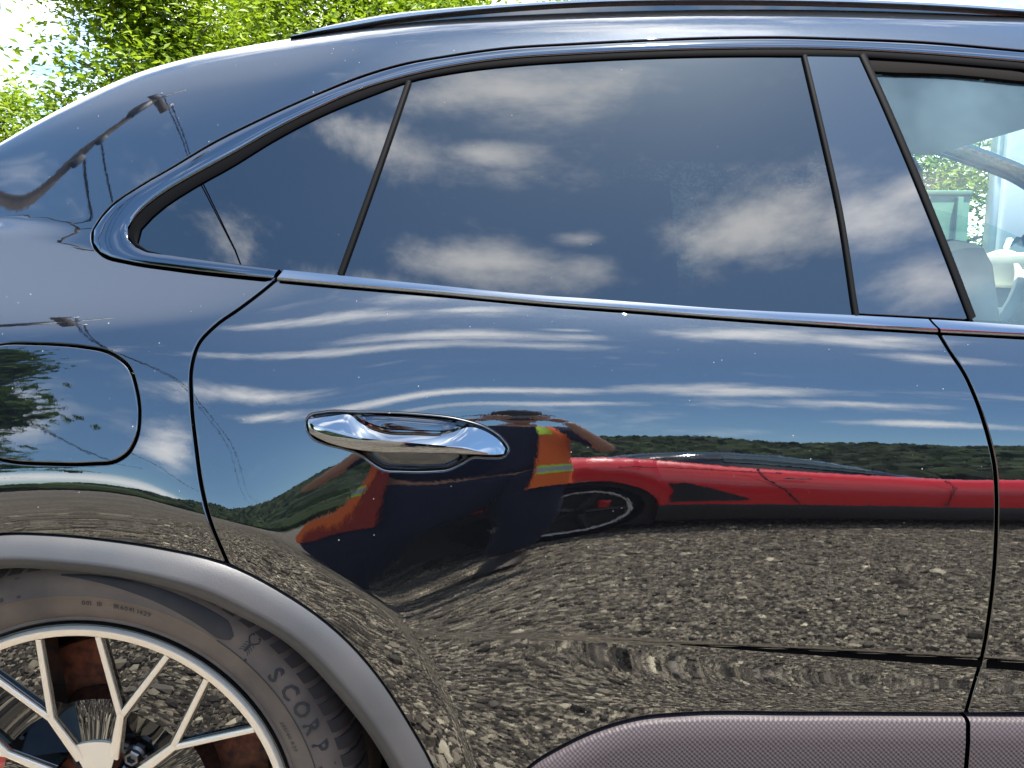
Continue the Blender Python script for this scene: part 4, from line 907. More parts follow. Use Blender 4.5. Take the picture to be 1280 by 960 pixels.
    # tyre
    b = MB(); prof = [(.277, .060), (.279, .044), (.283, .0385), (.287, .0395), (.293, .0345), (.306, .029), (.3215, .0262), (.3222, .0254), (.3232, .0262), (.336, .026), (.347, .0300), (.356, .039), (.3625, .052), (.366, .070), (.3685, .10), (.3685, .25), (.36, .285), (.33, .30), (.28, .29)]
    revolve(b, prof, n=180); TY = fix_out(b.build('tyre', TYRE, WH))
    b = MB(); n = 84
    for k in range(n):
        a = 360 * k / n; pr = [(.3555, .0375), (.3590, .0420), (.3668, .0530), (.3705, .068), (.3725, .10)]
        for da, wd in ((0, 2.9),):
            G = [[pol(r - .0004, a + t * wd / 2 + i * .55, y - .0007) for t in (-1, 1)] for i, (r, y) in enumerate(pr)]
            base = [[pol(r - .004, a + t * wd / 2 + i * .55, y + .004) for t in (-1, 1)] for i, (r, y) in enumerate(pr)]
            G = [[bb[0], g[0], g[1], bb[1]] for g, bb in zip(G, base)]
            b.grid(np.array(G))
    tb = fix_out(b.build('tread_blocks', mat('tyre_tread', (.045, .036, .030), rough=.8), WH)); tb['kind'] = 'stuff'
    # smooth darker band and the lettering on the sidewall
    def side_y(r): return np.interp(r, [p[0] for p in prof[3:12]], [p[1] for p in prof[3:12]])
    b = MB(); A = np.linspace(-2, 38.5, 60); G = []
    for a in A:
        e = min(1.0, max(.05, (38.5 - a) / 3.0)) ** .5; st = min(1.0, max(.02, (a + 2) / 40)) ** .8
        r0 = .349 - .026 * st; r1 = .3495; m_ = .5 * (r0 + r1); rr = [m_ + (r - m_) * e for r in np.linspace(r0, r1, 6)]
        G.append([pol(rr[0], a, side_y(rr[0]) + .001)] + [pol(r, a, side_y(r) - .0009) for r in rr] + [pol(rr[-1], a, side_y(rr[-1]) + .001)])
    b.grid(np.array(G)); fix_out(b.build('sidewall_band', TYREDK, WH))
    b = MB(); revolve(b, [(.3205, .0268), (.3209, .0256), (.3226, .0254), (.3230, .0266)], n=140, a0=36, a1=200); fix_out(b.build('sidewall_rib', TYREDK, WH))
    def arc_text(s, r, a0, size, pitch=None, bold=0.0, b=None):
        a = a0
        for ch in s:
            if ch == ' ': a += math.degrees(size * .5 / r); continue
            V, F = text_mesh(ch, size, bold=bold)
            if not len(V): continue
            w = V[:, 0].max() - V[:, 0].min(); cx = .5 * (V[:, 0].max() + V[:, 0].min())
            if pitch is None: a += math.degrees((w * .5 + size * .06) / r)
            out = []
            for vx, vy, _ in V:
                rr = r + vy; aa = a + math.degrees((vx - cx) / r); out.append(pol(rr, aa, float(side_y(rr)) - .0011))
            if b is None: k = MB(); k.add(out, F); fix_out(k.build('letter', TYREDK, WH, smooth=False))
            else: b.add(out, F)
            a += pitch if pitch is not None else math.degrees((w * .5 + size * .06) / r)
    arc_text('SCORPION', .3285, 51.5, .0285, 5.0, .03)
    arc_text('PIRELLI', .3270, -43, .034, 5.2, .03)
    b = MB()
    for s, a in (('001', 2.5), ('111', 6.2), ('1R6041', 10.2), ('1429', 16.0)): arc_text(s, .309, a, .0095, None, .01, b)
    for s, a in (('295/40 R20', 62), ('TUBELESS', 84)): arc_text(s, .300, a, .0085, None, .01, b)
    fix_out(b.build('sidewall_code', TYREDK, WH, smooth=False))['kind'] = 'stuff'
    # scorpion emblem: body, eight legs, two pincers and a small plate
    ca, cr = 42.5, .339; b = MB()
    def E(u, v): r = cr + v; return pol(r, ca + math.degrees(u / r), float(side_y(r)) - .0012)
    def stroke(P, w):
        P = np.array(P, float); t = np.gradient(P, axis=0); t /= np.linalg.norm(t, axis=1, keepdims=True) + 1e-9; n = np.stack([-t[:, 1], t[:, 0]], -1)
        b.grid(np.array([[E(*(p - m * w / 2)), E(*(p + m * w / 2))] for p, m in zip(P, n)]))
    stroke([(0, -.006), (0, -.002), (.0004, .002), (0, .006)], .0036)
    for s in (-1, 1):
        for k in range(4): stroke([(0, .004 - k * .0025), (s * .0045, .0055 - k * .0035), (s * .0075, .004 - k * .004)], .0010)
        stroke([(s * .001, .006), (s * .005, .008), (s * .008, .011), (s * .0065, .0145), (s * .0035, .0145)], .0018)
    fix_out(b.build('sidewall_emblem', TYREDK, WH, smooth=False))
    b = MB(); stroke([(.007, -.0145), (.011, -.0145)], .0038); fix_out(b.build('sidewall_plate', TYREDK, WH, smooth=False))
    return WH
WHEEL_O = make_wheel(); RIGHT.append(WHEEL_O)
w2 = copy_tree(WHEEL_O, SUV, WHEEL_O.location + Vector((2.23 + .579, 0, 0))); RIGHT.append(w2)
for cx in (-.579, 2.23):
    b = MB(); revolve(b, [(.47, .10), (.47, .45), (.05, .45)], n=40, a0=-110, a1=110, c=np.array([cx, 0, .36])); R_(b.build('wheel_housing', RUBBER, SUV))
# the far side: the same parts turned over about the centre plane
for o in list(RIGHT):
    if o.name.split('.')[0] in ('quarter_panel', 'window_frame', 'door_upper_trim', 'window_seal', 'door_seal'): continue
    c = copy_tree(o, SUV); c.scale = (1, -1, 1); c.location = (o.location.x, -o.location.y, o.location.z)
# ---- ground -----------------------------------------------------------------------------------------
rng = np.random.default_rng(7); random.seed(7)
def ground_mat():
    m = mat('gravel_ground', (.16, .145, .125), rough=.95); nt = m.node_tree; N = lambda t, **k: _n(nt, t, **k); L = nt.links.new; p = nt.nodes['Principled BSDF']
    tc = N('ShaderNodeTexCoord'); v = N('ShaderNodeTexVoronoi'); v.inputs['Scale'].default_value = 110; L(tc.outputs['Object'], v.inputs['Vector'])
    cr = N('ShaderNodeValToRGB'); sc_ = N('ShaderNodeSeparateColor'); L(v.outputs['Color'], sc_.inputs[0]); L(sc_.outputs[0], cr.inputs[0])
    e = cr.color_ramp.elements; e[0].color = (.010, .008, .006, 1); e[1].color = (.46, .40, .30, 1); x = e.new(.6); x.color = (.09, .076, .058, 1)
    nz = N('ShaderNodeTexNoise'); nz.inputs['Scale'].default_value = .35; nz.inputs['Detail'].default_value = 6; L(tc.outputs['Object'], nz.inputs['Vector'])
    mr = N('ShaderNodeMapRange'); mr.inputs[1].default_value = .3; mr.inputs[2].default_value = .7; mr.inputs[3].default_value = .6; mr.inputs[4].default_value = 1.25; L(nz.outputs['Fac'], mr.inputs[0])
    mu = N('ShaderNodeMix', data_type='RGBA', blend_type='MULTIPLY'); mu.inputs[0].default_value = 1; L(cr.outputs[0], mu.inputs[6]); L(mr.outputs[0], mu.inputs[7]); L(mu.outputs[2], p.inputs['Base Color'])
    b = N('ShaderNodeBump'); b.inputs['Strength'].default_value = .9; b.inputs['Distance'].default_value = .012; L(v.outputs['Distance'], b.inputs['Height']); b.invert = True; L(b.outputs[0], p.inputs['Normal'])
    return m
S = 1500
mb = MB(); gx = [-S, -300, -60, -20, 0, 20, 60, 300, S]; mb.grid(np.array([[(x, y, 0) for y in gx] for x in gx])); g = mb.build('ground', ground_mat()); tag(g, kind='structure')
bm = bmesh.new(); bm.from_mesh(g.data); bm.normal_update()
if sum(f.normal.z for f in bm.faces) < 0: bmesh.ops.reverse_faces(bm, faces=bm.faces)
bm.to_mesh(g.data); bm.free()
def pebbles():
    t = (1 + 5 ** .5) / 2
    B = np.array([(-1, t, 0), (1, t, 0), (-1, -t, 0), (1, -t, 0), (0, -1, t), (0, 1, t), (0, -1, -t), (0, 1, -t), (t, 0, -1), (t, 0, 1), (-t, 0, -1), (-t, 0, 1)]) / math.sqrt(1 + t * t)
    T = np.array([(0, 11, 5), (0, 5, 1), (0, 1, 7), (0, 7, 10), (0, 10, 11), (1, 5, 9), (5, 11, 4), (11, 10, 2), (10, 7, 6), (7, 1, 8), (3, 9, 4), (3, 4, 2), (3, 2, 6), (3, 6, 8), (3, 8, 9), (4, 9, 5), (2, 4, 11), (6, 2, 10), (8, 6, 7), (9, 8, 1)])
    O = np.array([(1, 0, 0), (-1, 0, 0), (0, 1, 0), (0, -1, 0), (0, 0, 1), (0, 0, -1.)]); OT = np.array([(0, 2, 4), (2, 1, 4), (1, 3, 4), (3, 0, 4), (2, 0, 5), (1, 2, 5), (3, 1, 5), (0, 3, 5)])
    VS, FS, o = [], [], 0
    for base, tri, n, med, lo, hi in ((B, T, 26000, .0080, .0058, .026), (O, OT, 170000, .0046, .0028, .007)):
        nb = len(base); x = np.where(rng.uniform(0, 1, n) < .72, rng.uniform(-2.0, 3.6, n), rng.uniform(-6.5, 5.0, n)); y = -4.6 + 4.85 * rng.uniform(0, 1, n) ** .8
        r = np.clip(rng.lognormal(math.log(med), .36, n), lo, hi)
        th = rng.uniform(0, 2 * math.pi, n); sx = r * rng.uniform(.9, 1.5, n); sy = r * rng.uniform(.7, 1.1, n); sz = r * rng.uniform(.5, .9, n)
        V = base[None] * (1 + rng.normal(0, .15, (n, nb, 1))) + rng.normal(0, .08, (n, nb, 3))
        V = V * np.stack([sx, sy, sz], -1)[:, None]
        tl = rng.normal(0, .35, n); c, s = np.cos(tl)[:, None], np.sin(tl)[:, None]; V = np.stack([V[..., 0], V[..., 1] * c - V[..., 2] * s, V[..., 1] * s + V[..., 2] * c], -1)
        c, s = np.cos(th)[:, None], np.sin(th)[:, None]; V = np.stack([V[..., 0] * c - V[..., 1] * s, V[..., 0] * s + V[..., 1] * c, V[..., 2]], -1)
        V = V + np.stack([x, y, sz * .45], -1)[:, None]
        VS.append(V.reshape(-1, 3)); FS.append((tri[None] + nb * np.arange(n)[:, None, None]).reshape(-1, 3) + o); o += n * nb
    V, F = np.concatenate(VS), np.concatenate(FS)
    pm = mat('pebble', rough=.9, island=[(.018, .015, .012), (.05, .041, .032), (.12, .103, .082), (.035, .030, .026), (.23, .198, .150), (.38, .335, .245), (.15, .136, .12), (.74, .66, .48)])
    o = put('gravel', mesh_data('gravel', V, F, pm, smooth=False)); tag(o, 'loose grey brown gravel covering the parking ground', kind='stuff')
pebbles()
# ---- leaves and trees ---------------------------------------------------------------------------------
def leaf_mat(name, ramp, tr=.45):
    m = bpy.data.materials.new(name); m.use_nodes = True; nt = m.node_tree; N = lambda t, **k: _n(nt, t, **k); L = nt.links.new
    nt.nodes.remove(nt.nodes['Principled BSDF']); out = nt.nodes['Material Output']
    g = N('ShaderNodeNewGeometry'); cr = N('ShaderNodeValToRGB'); L(g.outputs['Random Per Island'], cr.inputs[0]); el = cr.color_ramp.elements
    while len(el) < len(ramp): el.new(.5)
    for k, c in enumerate(ramp): el[k].position = k / (len(ramp) - 1); el[k].color = (*c, 1)
    d = N('ShaderNodeBsdfDiffuse'); t = N('ShaderNodeBsdfTranslucent'); L(cr.outputs[0], d.inputs[0]); L(cr.outputs[0], t.inputs[0])
    mx = N('ShaderNodeMixShader'); mx.inputs[0].default_value = tr; L(d.outputs[0], mx.inputs[1]); L(t.outputs[0], mx.inputs[2])
    gl = N('ShaderNodeBsdfGlossy'); gl.inputs['Roughness'].default_value = .45; gl.inputs[0].default_value = (.5, .5, .45, 1); m2 = N('ShaderNodeMixShader'); m2.inputs[0].default_value = .04
    L(mx.outputs[0], m2.inputs[1]); L(gl.outputs[0], m2.inputs[2]); L(m2.outputs[0], out.inputs[0]); return m
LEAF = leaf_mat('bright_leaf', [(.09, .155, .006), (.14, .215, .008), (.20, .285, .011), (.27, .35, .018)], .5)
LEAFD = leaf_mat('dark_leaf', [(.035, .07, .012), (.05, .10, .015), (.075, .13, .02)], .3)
BARK = mat('tree_bark', (.055, .043, .034), rough=.95, var=(.10, .08, .065), var_scale=12, bump=.6, bump_scale=30)
def tree(name, loc, h, spread, label, leaf, n_leaf, seed, crown_lo=.25, size=.085, group=None, lean=0.0, clump=.42):
    r = np.random.default_rng(seed); root = empty(name, loc, label, 'tree', group)
    b = MB(); tips = []; L0 = np.array(loc)
    P = [np.array([0, 0, 0.])]; d = np.array([lean, 0, 1.]); K = 9
    for k in range(K):
        d = d + r.normal(0, .06, 3); d[2] = abs(d[2]); d /= np.linalg.norm(d); P.append(P[-1] + d * h * .92 / K)
    rad = np.linspace(h * .020, h * .003, K + 1); b.tube(P, rad, 9)
    for k in range(2, K + 1):
        for j in range(4 if k < K else 3):
            if P[k][2] < h * crown_lo * .8: continue
            a = r.uniform(0, 2 * math.pi); ln = spread * (1.05 - .65 * abs(k / K - .5) * 2 * (1 if k > K / 2 else .5)) * r.uniform(.55, 1.05); up = r.uniform(.15, .8)
            q = [P[k]]; dd = np.array([math.cos(a), math.sin(a), up]); dd /= np.linalg.norm(dd)
            for s in range(5):
                dd = dd + r.normal(0, .14, 3) + np.array([0, 0, .03]); dd /= np.linalg.norm(dd); q.append(q[-1] + dd * ln / 5)
            b.tube(q, np.linspace(rad[k] * .6, .006, 6), 6)
            for s in (2, 3, 4, 5): tips.append(q[s])
            for s in (2, 3, 4):
                e = q[s] + r.normal(0, 1, 3) * np.array([1, 1, .7]) * ln * .3; b.tube([q[s], .5 * (q[s] + e) + r.normal(0, .03, 3), e], [.02 * h / 8, .012 * h / 8, .005], 5); tips.append(e); tips.append(.5 * (q[s] + e))
    b.build('trunk', BARK, root).location = (0, 0, 0)
    tips = np.array(tips); n = n_leaf
    k = r.integers(0, len(tips), n); den = r.uniform(.35, 1.0, len(tips))
    keep = r.uniform(0, 1, n) < den[k]; k = k[keep]; n = len(k)
    c = tips[k] + r.normal(0, 1, (n, 3)) * clump * np.array([1, 1, .55])
    # leaf sprays: a narrow folded leaf pair, roughly level
    ax = r.normal(0, 1, (n, 3)) * np.array([1, 1, .45]); ax /= np.linalg.norm(ax, axis=1, keepdims=True)
    nn = r.normal(0, .55, (n, 3)) + np.array([0, -.25, .9]); w = np.cross(nn, ax); w /= np.linalg.norm(w, axis=1, keepdims=True) + 1e-9
    ls = size * r.uniform(.6, 1.5, n)[:, None]; wd = ls * r.uniform(.30, .52, n)[:, None]; up = np.cross(ax, w) * ls * .12
    V = np.stack([c - ax * ls, c - w * wd + up, c + ax * ls, c + w * wd + up], 1).reshape(-1, 3)
    F = (np.array([(0, 1, 2), (0, 2, 3)])[None] + 4 * np.arange(n)[:, None, None]).reshape(-1, 3)
    put('crown', mesh_data('crown', V, F, leaf, smooth=False), root, world=False)
    return root
gb_ = 'sunlit trees behind the parked car'
for i, (x, y, h, sp, lab) in enumerate(((-4.3, 9.0, 5.4, 1.75, 'leafy bright green tree behind the rear of the car, beside the pale sky gap'), (-2.9, 10.4, 5.9, 2.5, 'tall bright green tree rising above the sloping roof of the car'),
        (-.9, 11.5, 6.1, 2.7, 'bright green tree just left of where the roof rail begins'), (1.9, 13.0, 6.2, 2.8, 'bright green tree behind the roof, partly behind the rail'), (-9.9, 14.0, 4.4, 1.9, 'lower green tree at the far left edge below the pale sky'), (-4.9, 12.6, 6.0, 2.3, 'green tree deeper between the two front trees at upper left'), (5.0, 15.0, 6.0, 2.8, 'green tree behind the middle of the car roof'), (7.7, 13.2, 4.9, 2.3, 'green tree seen faintly through the front side window'))):
    tree('leafy_tree', (x, y, 0), h, sp, lab, LEAF, 52000 if i < 4 else 24000, 20 + i, size=.047 if i < 4 else .06, group=gb_, clump=.36, crown_lo=.10)
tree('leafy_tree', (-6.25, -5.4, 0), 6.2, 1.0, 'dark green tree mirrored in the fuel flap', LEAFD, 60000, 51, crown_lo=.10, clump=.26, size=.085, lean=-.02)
# ---- wooded hills -------------------------------------------------------------------------------------
HILLG = mat('hill_grass', (.030, .050, .014), rough=1.0, var=(.018, .032, .010), var_scale=.05)
def hills():
    A = np.radians(np.linspace(-52, 66, 120)); D = np.array([70, 100, 140, 180, 215, 240, 300]); G = []
    def top(a):
        d = np.degrees(a); e = np.interp(d, [-52, -42, -36, -28, -20, 66], [.1, .3, 2.2, 6.6, 7.4, 7.4])
        return np.tan(np.radians(e + .35 * np.sin(d * .21) + .25 * np.sin(d * .53 + 1)))
    for k, D_ in enumerate(D):
        f = np.array([0, .12, .45, .8, .97, 1.0, .75])[k]; G.append(np.stack([D_ * np.sin(A), -D_ * np.cos(A), 228 * top(A) * f - .05], -1))
    b = MB(); b.grid(np.stack(G, 1)); o = b.build('hills', HILLG); tag(o, kind='structure')
    t = (1 + 5 ** .5) / 2
    B = np.array([(-1, t, 0), (1, t, 0), (-1, -t, 0), (1, -t, 0), (0, -1, t), (0, 1, t), (0, -1, -t), (0, 1, -t), (t, 0, -1), (t, 0, 1), (-t, 0, -1), (-t, 0, 1)]) / math.sqrt(1 + t * t)
    T = np.array([(0, 11, 5), (0, 5, 1), (0, 1, 7), (0, 7, 10), (0, 10, 11), (1, 5, 9), (5, 11, 4), (11, 10, 2), (10, 7, 6), (7, 1, 8), (3, 9, 4), (3, 4, 2), (3, 2, 6), (3, 6, 8), (3, 8, 9), (4, 9, 5), (2, 4, 11), (6, 2, 10), (8, 6, 7), (9, 8, 1)])
    n = 9000; a = rng.uniform(A[0], A[-1], n); D_ = rng.uniform(75, 255, n); f = np.interp(D_, D, [0, .12, .45, .8, .97, 1.0, .75])
    z = 228 * top(a) * f; r = rng.uniform(1.4, 3.4, n)
    V = B[None] * (1 + rng.normal(0, .16, (n, 12, 1))) * r[:, None, None] * np.array([1, 1, 1.0]) + np.stack([D_ * np.sin(a), -D_ * np.cos(a), z + r * .4], -1)[:, None]
    F = (T[None] + 12 * np.arange(n)[:, None, None]).reshape(-1, 3)
    o = put('forest', mesh_data('forest', V.reshape(-1, 3), F, mat('forest_crown', rough=1.0, island=[(.007, .015, .005), (.012, .025, .007), (.022, .040, .010), (.036, .060, .014)]), smooth=False)); tag(o, 'dark green forest covering the distant hills', kind='stuff')
hills()
# ---- things seen through the front window ----------------------------------------------------------------
TRW = mat('trailer_white', (.74, .75, .75), rough=.45, var=(.66, .67, .67), var_scale=1.5); GRN = mat('green_steel', (.08, .17, .11), rough=.5, var=(.06, .13, .085), var_scale=3); BLUEP = mat('blue_print', (.10, .22, .45), rough=.5)
T = empty('box_trailer', (9.13, 9.0, 0), 'white box trailer with a blue mark seen through the front window', 'trailer'); T.rotation_euler.z = -.52
def tp(name, c, d, m, bev=.02, parent=T):
    b = MB(); b.box(np.array(c) , d); return b.build(name, m, parent, bevel=bev)
def lput(o, l=(0, 0, 0)): o.location = l; return o
bx_ = MB(); bx_.box((0, 0, 1.95), (5.2, 2.3, 2.5)); lput(bx_.build('body', TRW, T, bevel=.04))
for k in range(11):
    bb = MB(); bb.box((-2.5 + .5 * k, -1.165, 1.95), (.03, .03, 2.4)); lput(bb.build('rib', TRW, T))
bb = MB(); V, F = text_mesh('10', .9); bb.add([(x - 1.2, -1.19, z + 2.2) for x, z, _ in V], F); lput(fix_out(bb.build('print', BLUEP, T, smooth=False)))
for x in (1.0, 1.9):
    bb = MB(); revolve(bb, [(.2, -1.18), (.44, -1.18), (.45, -1.0), (.45, -.9)], n=28, c=np.array([x, 0, .45])); lput(bb.build('wheel', RUBBER, T))
T2 = empty('steel_container', (4.55, 9.2, 0), 'green steel container standing left of the white trailer', 'container')
bb = MB(); bb.box((0, 0, 1.08), (1.9, 1.6, 1.96)); lput(bb.build('body', GRN, T2, bevel=.02))
for k in range(5):
    bb = MB(); bb.box((-.8 + .4 * k, -.83, 1.08), (.07, .06, 1.9)); lput(bb.build('rib', GRN, T2, bevel=.01))
bb = MB(); bb.box((0, 0, 2.08), (1.92, 1.64, .06)); lput(bb.build('lid', GRN, T2, bevel=.015))
# crumpled blue and white plastic sheet on the dashboard
for nm, m, y0, lab in (('plastic_sheet', SHEETW, 1.02, 'crumpled white plastic sheet lying on the dashboard'), ('plastic_sheet', SHEETB, 1.13, 'crumpled blue plastic sheet lying on the dashboard')):
    G = []
    for i in range(26):
        row = []
        for j in range(7):
            x = 1.34 + .016 * i; y = y0 + .035 * (j - 3) * .5 + .02 * math.sin(i * .7); z = 1.165 + .018 * math.sin(i * 1.3 + j) + .012 * math.sin(j * 2.1 + i * .5) + .02 * (1 - abs(j - 3) / 3); row.append((x, y, z))
        G.append(row)
    b = MB(); b.grid(np.array(G)); o = b.build(nm, m); tag(o, lab, 'sheet')
# ---- red sports car, mirrored in the door ---------------------------------------------------------------
RED = mat('red_paint', (.74, .004, .012), rough=.35, coat=1.0, coat_ior=1.5); BLK = mat('black_trim', (.010, .010, .011), rough=.4)
RC = empty('sports_car', (1.7, -4.45, 0), 'low red sports car with black sills, mirrored in the rear door', 'car')
YN, YFAR = -3.50, -5.40
WX = (.38, 3.42); WR = .385
xs = np.unique(np.concatenate([np.linspace(-.16, 4.3, 120)] + [w + .41 * np.cos(np.linspace(0, math.pi, 40)) for w in WX]))
zsh = np.interp(xs, [-.16, -.10, 0.05, .4, .8, 1.3, 1.9, 2.5, 3.0, 3.6, 4.1, 4.3], [.90, 1.02, 1.07, 1.10, 1.06, .97, .90, .86, .86, .80, .66, .55])
zsh = np.convolve(np.pad(zsh, 6, mode='edge'), np.ones(13) / 13, 'valid')
zbm = np.interp(xs, [-.16, -.1, .8, 2.9, 3.8, 4.25], [.40, .33, .36, .34, .30, .36])
for w in WX:
    d = np.abs(xs - w); zbm = np.where(d < .41, np.maximum(zbm, .345 + np.sqrt(np.clip(.41 ** 2 - d ** 2, 0, 1))), zbm)
end = np.clip(np.interp(xs, [-.16, -.08, .1, 3.3, 3.9, 4.3], [.10, .03, 0, 0, .12, .45]), 0, 1)
rows = []
for s in (0, 1):
    R = []
    for fr, inn in ((0, .02), (.22, .0), (.45, -.005), (.62, .015), (.85, .07), (.97, .13)):
        y = YN - end - inn; R.append(np.stack([xs, y if s == 0 else YN + YFAR - y, zbm + (zsh - zbm) * fr], -1))
    rows.append(R)
mid = [np.stack([xs, YN - end - t, zsh + dz], -1) for t, dz in ((.18, .0), (.28, -.02), (.6, -.05), (.95, -.06), (1.3, -.05), (1.65, -.03), (1.78, 0))]
b = MB(); b.grid(np.stack(rows[0] + mid + rows[1][::-1], 1)); CB = b.build('body', RED, RC)
b = MB(); gxs = np.linspace(.25, 2.55, 40); zr = np.interp(gxs, [.25, .7, 1.2, 1.6, 2.0, 2.55], [1.0, 1.17, 1.245, 1.22, 1.10, .84]); zr = np.convolve(np.pad(zr, 3, mode='edge'), np.ones(7) / 7, 'valid')
zlo = np.interp(gxs, xs, zsh) - .06; zr = np.maximum(zr, zlo + .01); R = []
for yy, f in ((-3.66, 0), (-3.72, .35), (-3.80, .8), (-3.90, .97), (-4.1, 1.0), (-4.45, 1.02), (-4.8, 1.0), (-5.0, .97), (-5.10, .8), (-5.18, .35), (-5.24, 0)): R.append(np.stack([gxs, np.full(40, yy), zlo + (zr - zlo) * f], -1))
b.grid(np.stack(R, 1)); b.build('greenhouse', mat('car_dark_glass', (.008, .010, .012), rough=.05, coat=1, coat_ior=1.6), RC)
b = MB(); wx = np.linspace(1.25, 2.15, 14); zl_ = np.interp(wx, gxs, zlo + (zr - zlo) * .42); zh_ = np.interp(wx, gxs, zlo + (zr - zlo) * .80)
b.grid(np.stack([np.stack([wx, np.full(14, -3.712), zl_], -1), np.stack([wx, np.full(14, -3.745), .5 * (zl_ + zh_)], -1), np.stack([wx, np.full(14, -3.785), zh_], -1)], 1)); b.build('side_window', mat('pale_car_glass', (.10, .15, .16), rough=.08), RC)
b = MB(); b.tube([(x, -3.735, float(np.interp(x, gxs, zlo + (zr - zlo) * .62))) for x in np.linspace(.75, 2.3, 20)], .008, 5); b.build('window_line', CHROME, RC)
b = MB(); b.box((1.88, YN - .10, .24), (2.2, .16, .24)); b.build('sill', BLK, RC, bevel=.02)
b = MB(); b.box((2.0, -4.45, .22), (4.0, 1.55, .22)); b.build('underbody', BLK, RC)
for w in WX:
    b = MB(); b.box((w, -4.45, .40), (.80, 1.72, .62)); b.build('wheel_housing', BLK, RC)
def thin(name, P2, m, dy=-.012):
    n = len(P2); b = MB(); F_ = [(x, YN + .012, z) for x, z in P2]; B_ = [(x, YN - .06, z) for x, z in P2]
    b.add(F_ + B_, [tuple(range(n))] + [(i, (i + 1) % n, n + (i + 1) % n, n + i) for i in range(n)]); return fix_out_any(b.build(name, m, RC, smooth=False))
def fix_out_any(o):
    bm = bmesh.new(); bm.from_mesh(o.data); bmesh.ops.recalc_face_normals(bm, faces=bm.faces); bm.to_mesh(o.data); bm.free(); return o
thin('side_intake', [(.845, .40), (.86, .58), (.83, .69), (.95, .70), (1.12, .60), (1.32, .45), (1.30, .42)], BLK)
for P in ([(1.36, .95), (1.40, .80), (1.52, .60), (1.60, .38)], [(2.45, .84), (2.50, .7), (2.48, .55), (2.44, .36)], [(.55, .94), (1.0, .92), (1.5, .88)]):
    b = MB(); b.tube([(x, YN - float(np.interp(x, xs, end)) + .010, z) for x, z in P], .006, 5); b.build('shut_line', BLK, RC)
b = MB(); b.box((1.60, YN + .02, .80), (.16, .02, .02)); b.build('door_handle', CHROME, RC, bevel=.005)
for w in WX:
    for s, y in ((1, YN - .02), (-1, YFAR + .02)):
        c = np.array([w, 0, .345]); b = MB(); revolve(b, [(.25, y - .02 * s), (.26, y), (.31, y + .012 * s), (.335, y - .0 * s), (.345, y - .04 * s), (.345, y - .28 * s)], n=48, c=c); tw = b.build('wheel', RUBBER, RC)
        b = MB(); revolve(b, [(.252, y - .01 * s), (.257, y + .010 * s), (.268, y + .012 * s), (.274, y - .002 * s)], n=48, c=c); b.build('rim_edge', TRW, tw)  # white colour stands in for the bright highlight on the metal edge
        b = MB(); revolve(b, [(.26, y - .06 * s), (.02, y - .08 * s)], n=32, c=c)
        for k in range(5):
            a = 2 * math.pi * k / 5 + .3; b.tube([(w + .04 * math.sin(a), y - .02 * s, .345 + .04 * math.cos(a)), (w + .255 * math.sin(a), y - .012 * s, .345 + .255 * math.cos(a))], [.03, .018], 6)
        b.build('rim', BLK, tw)
        b = MB(); b.box((w + .13, y - .05 * s, .40), (.06, .03, .14)); b.build('caliper', CALIPER, tw, bevel=.008)
# ---- utility pole with wires, mirrored in the rear pillar --------------------------------------------------
BOOTM = mat('dark_steel_box', (.03, .028, .027), rough=.6); WOODP = mat('weathered_wood', (.16, .12, .09), rough=.9, var=(.10, .075, .055), var_scale=8, bump=.5, bump_scale=30); GREYM = mat('grey_metal', (.33, .34, .35), rough=.4, metal=.6)
UP = empty('utility_pole', (-4.1, -.5, 0), 'weathered wooden utility pole with transformer, mirrored in the rear pillar', 'pole')
b = MB(); b.tube([(0, 0, 0), (0, 0, 5.9)], [.055, .042], 14); lput(b.build('shaft', WOODP, UP))
b = MB(); b.tube([(0, 0, 5.88), (0, 0, 6.38)], [.045, .04], 10); lput(b.build('pole_top', GREYM, UP))
b = MB(); b.box((.0, .0, 5.72), (.09, .62, .10)); lput(b.build('cross_arm', WOODP, UP, bevel=.01))
b = MB(); b.tube([(.09, .04, 5.05), (.09, .04, 5.09), (.09, .04, 5.42), (.09, .04, 5.46)], [.05, .07, .07, .04], 16); lput(b.build('transformer', BOOTM, UP))
for y in (-.27, .27):
    b = MB(); b.tube([(0, y, 5.77), (0, y, 5.83), (0, y, 5.92)], [.025, .045, .025], 8); lput(b.build('insulator', GREYM, UP))
for z in (4.1, 4.5):
    b = MB(); b.box((.07, -.02, z), (.06, .08, .16)); lput(b.build('junction_box', BOOTM, UP, bevel=.01))
WIREM = mat('wire_black', (.01, .01, .01), rough=.6)
def wire(lab, A, B, sag, r=.009, name='overhead_wire'):
    A, B = np.array(A), np.array(B); P = [A + (B - A) * t - np.array([0, 0, sag * 4 * t * (1 - t)]) for t in np.linspace(0, 1, 28)]
    b = MB(); b.tube(P, r, 5); o = b.build(name, WIREM); tag(o, lab, 'wire', 'overhead wires at the utility pole')
wire('overhead wire leaving the far insulator of the pole', (-4.1, -.77, 5.92), (-7.5, -40, 7.0), 1.0)
wire('overhead wire leaving the near insulator of the pole', (-4.1, -.23, 5.92), (-6.5, -40, 7.0), 1.1)
wire('low black cable hanging from the boxes on the pole', (-4.05, -.55, 4.2), (-11, -16, 4.6), 1.0, .016)
wire('second low black cable beside the first on the pole', (-4.05, -.55, 4.5), (-9, -18, 4.8), 1.1, .012)
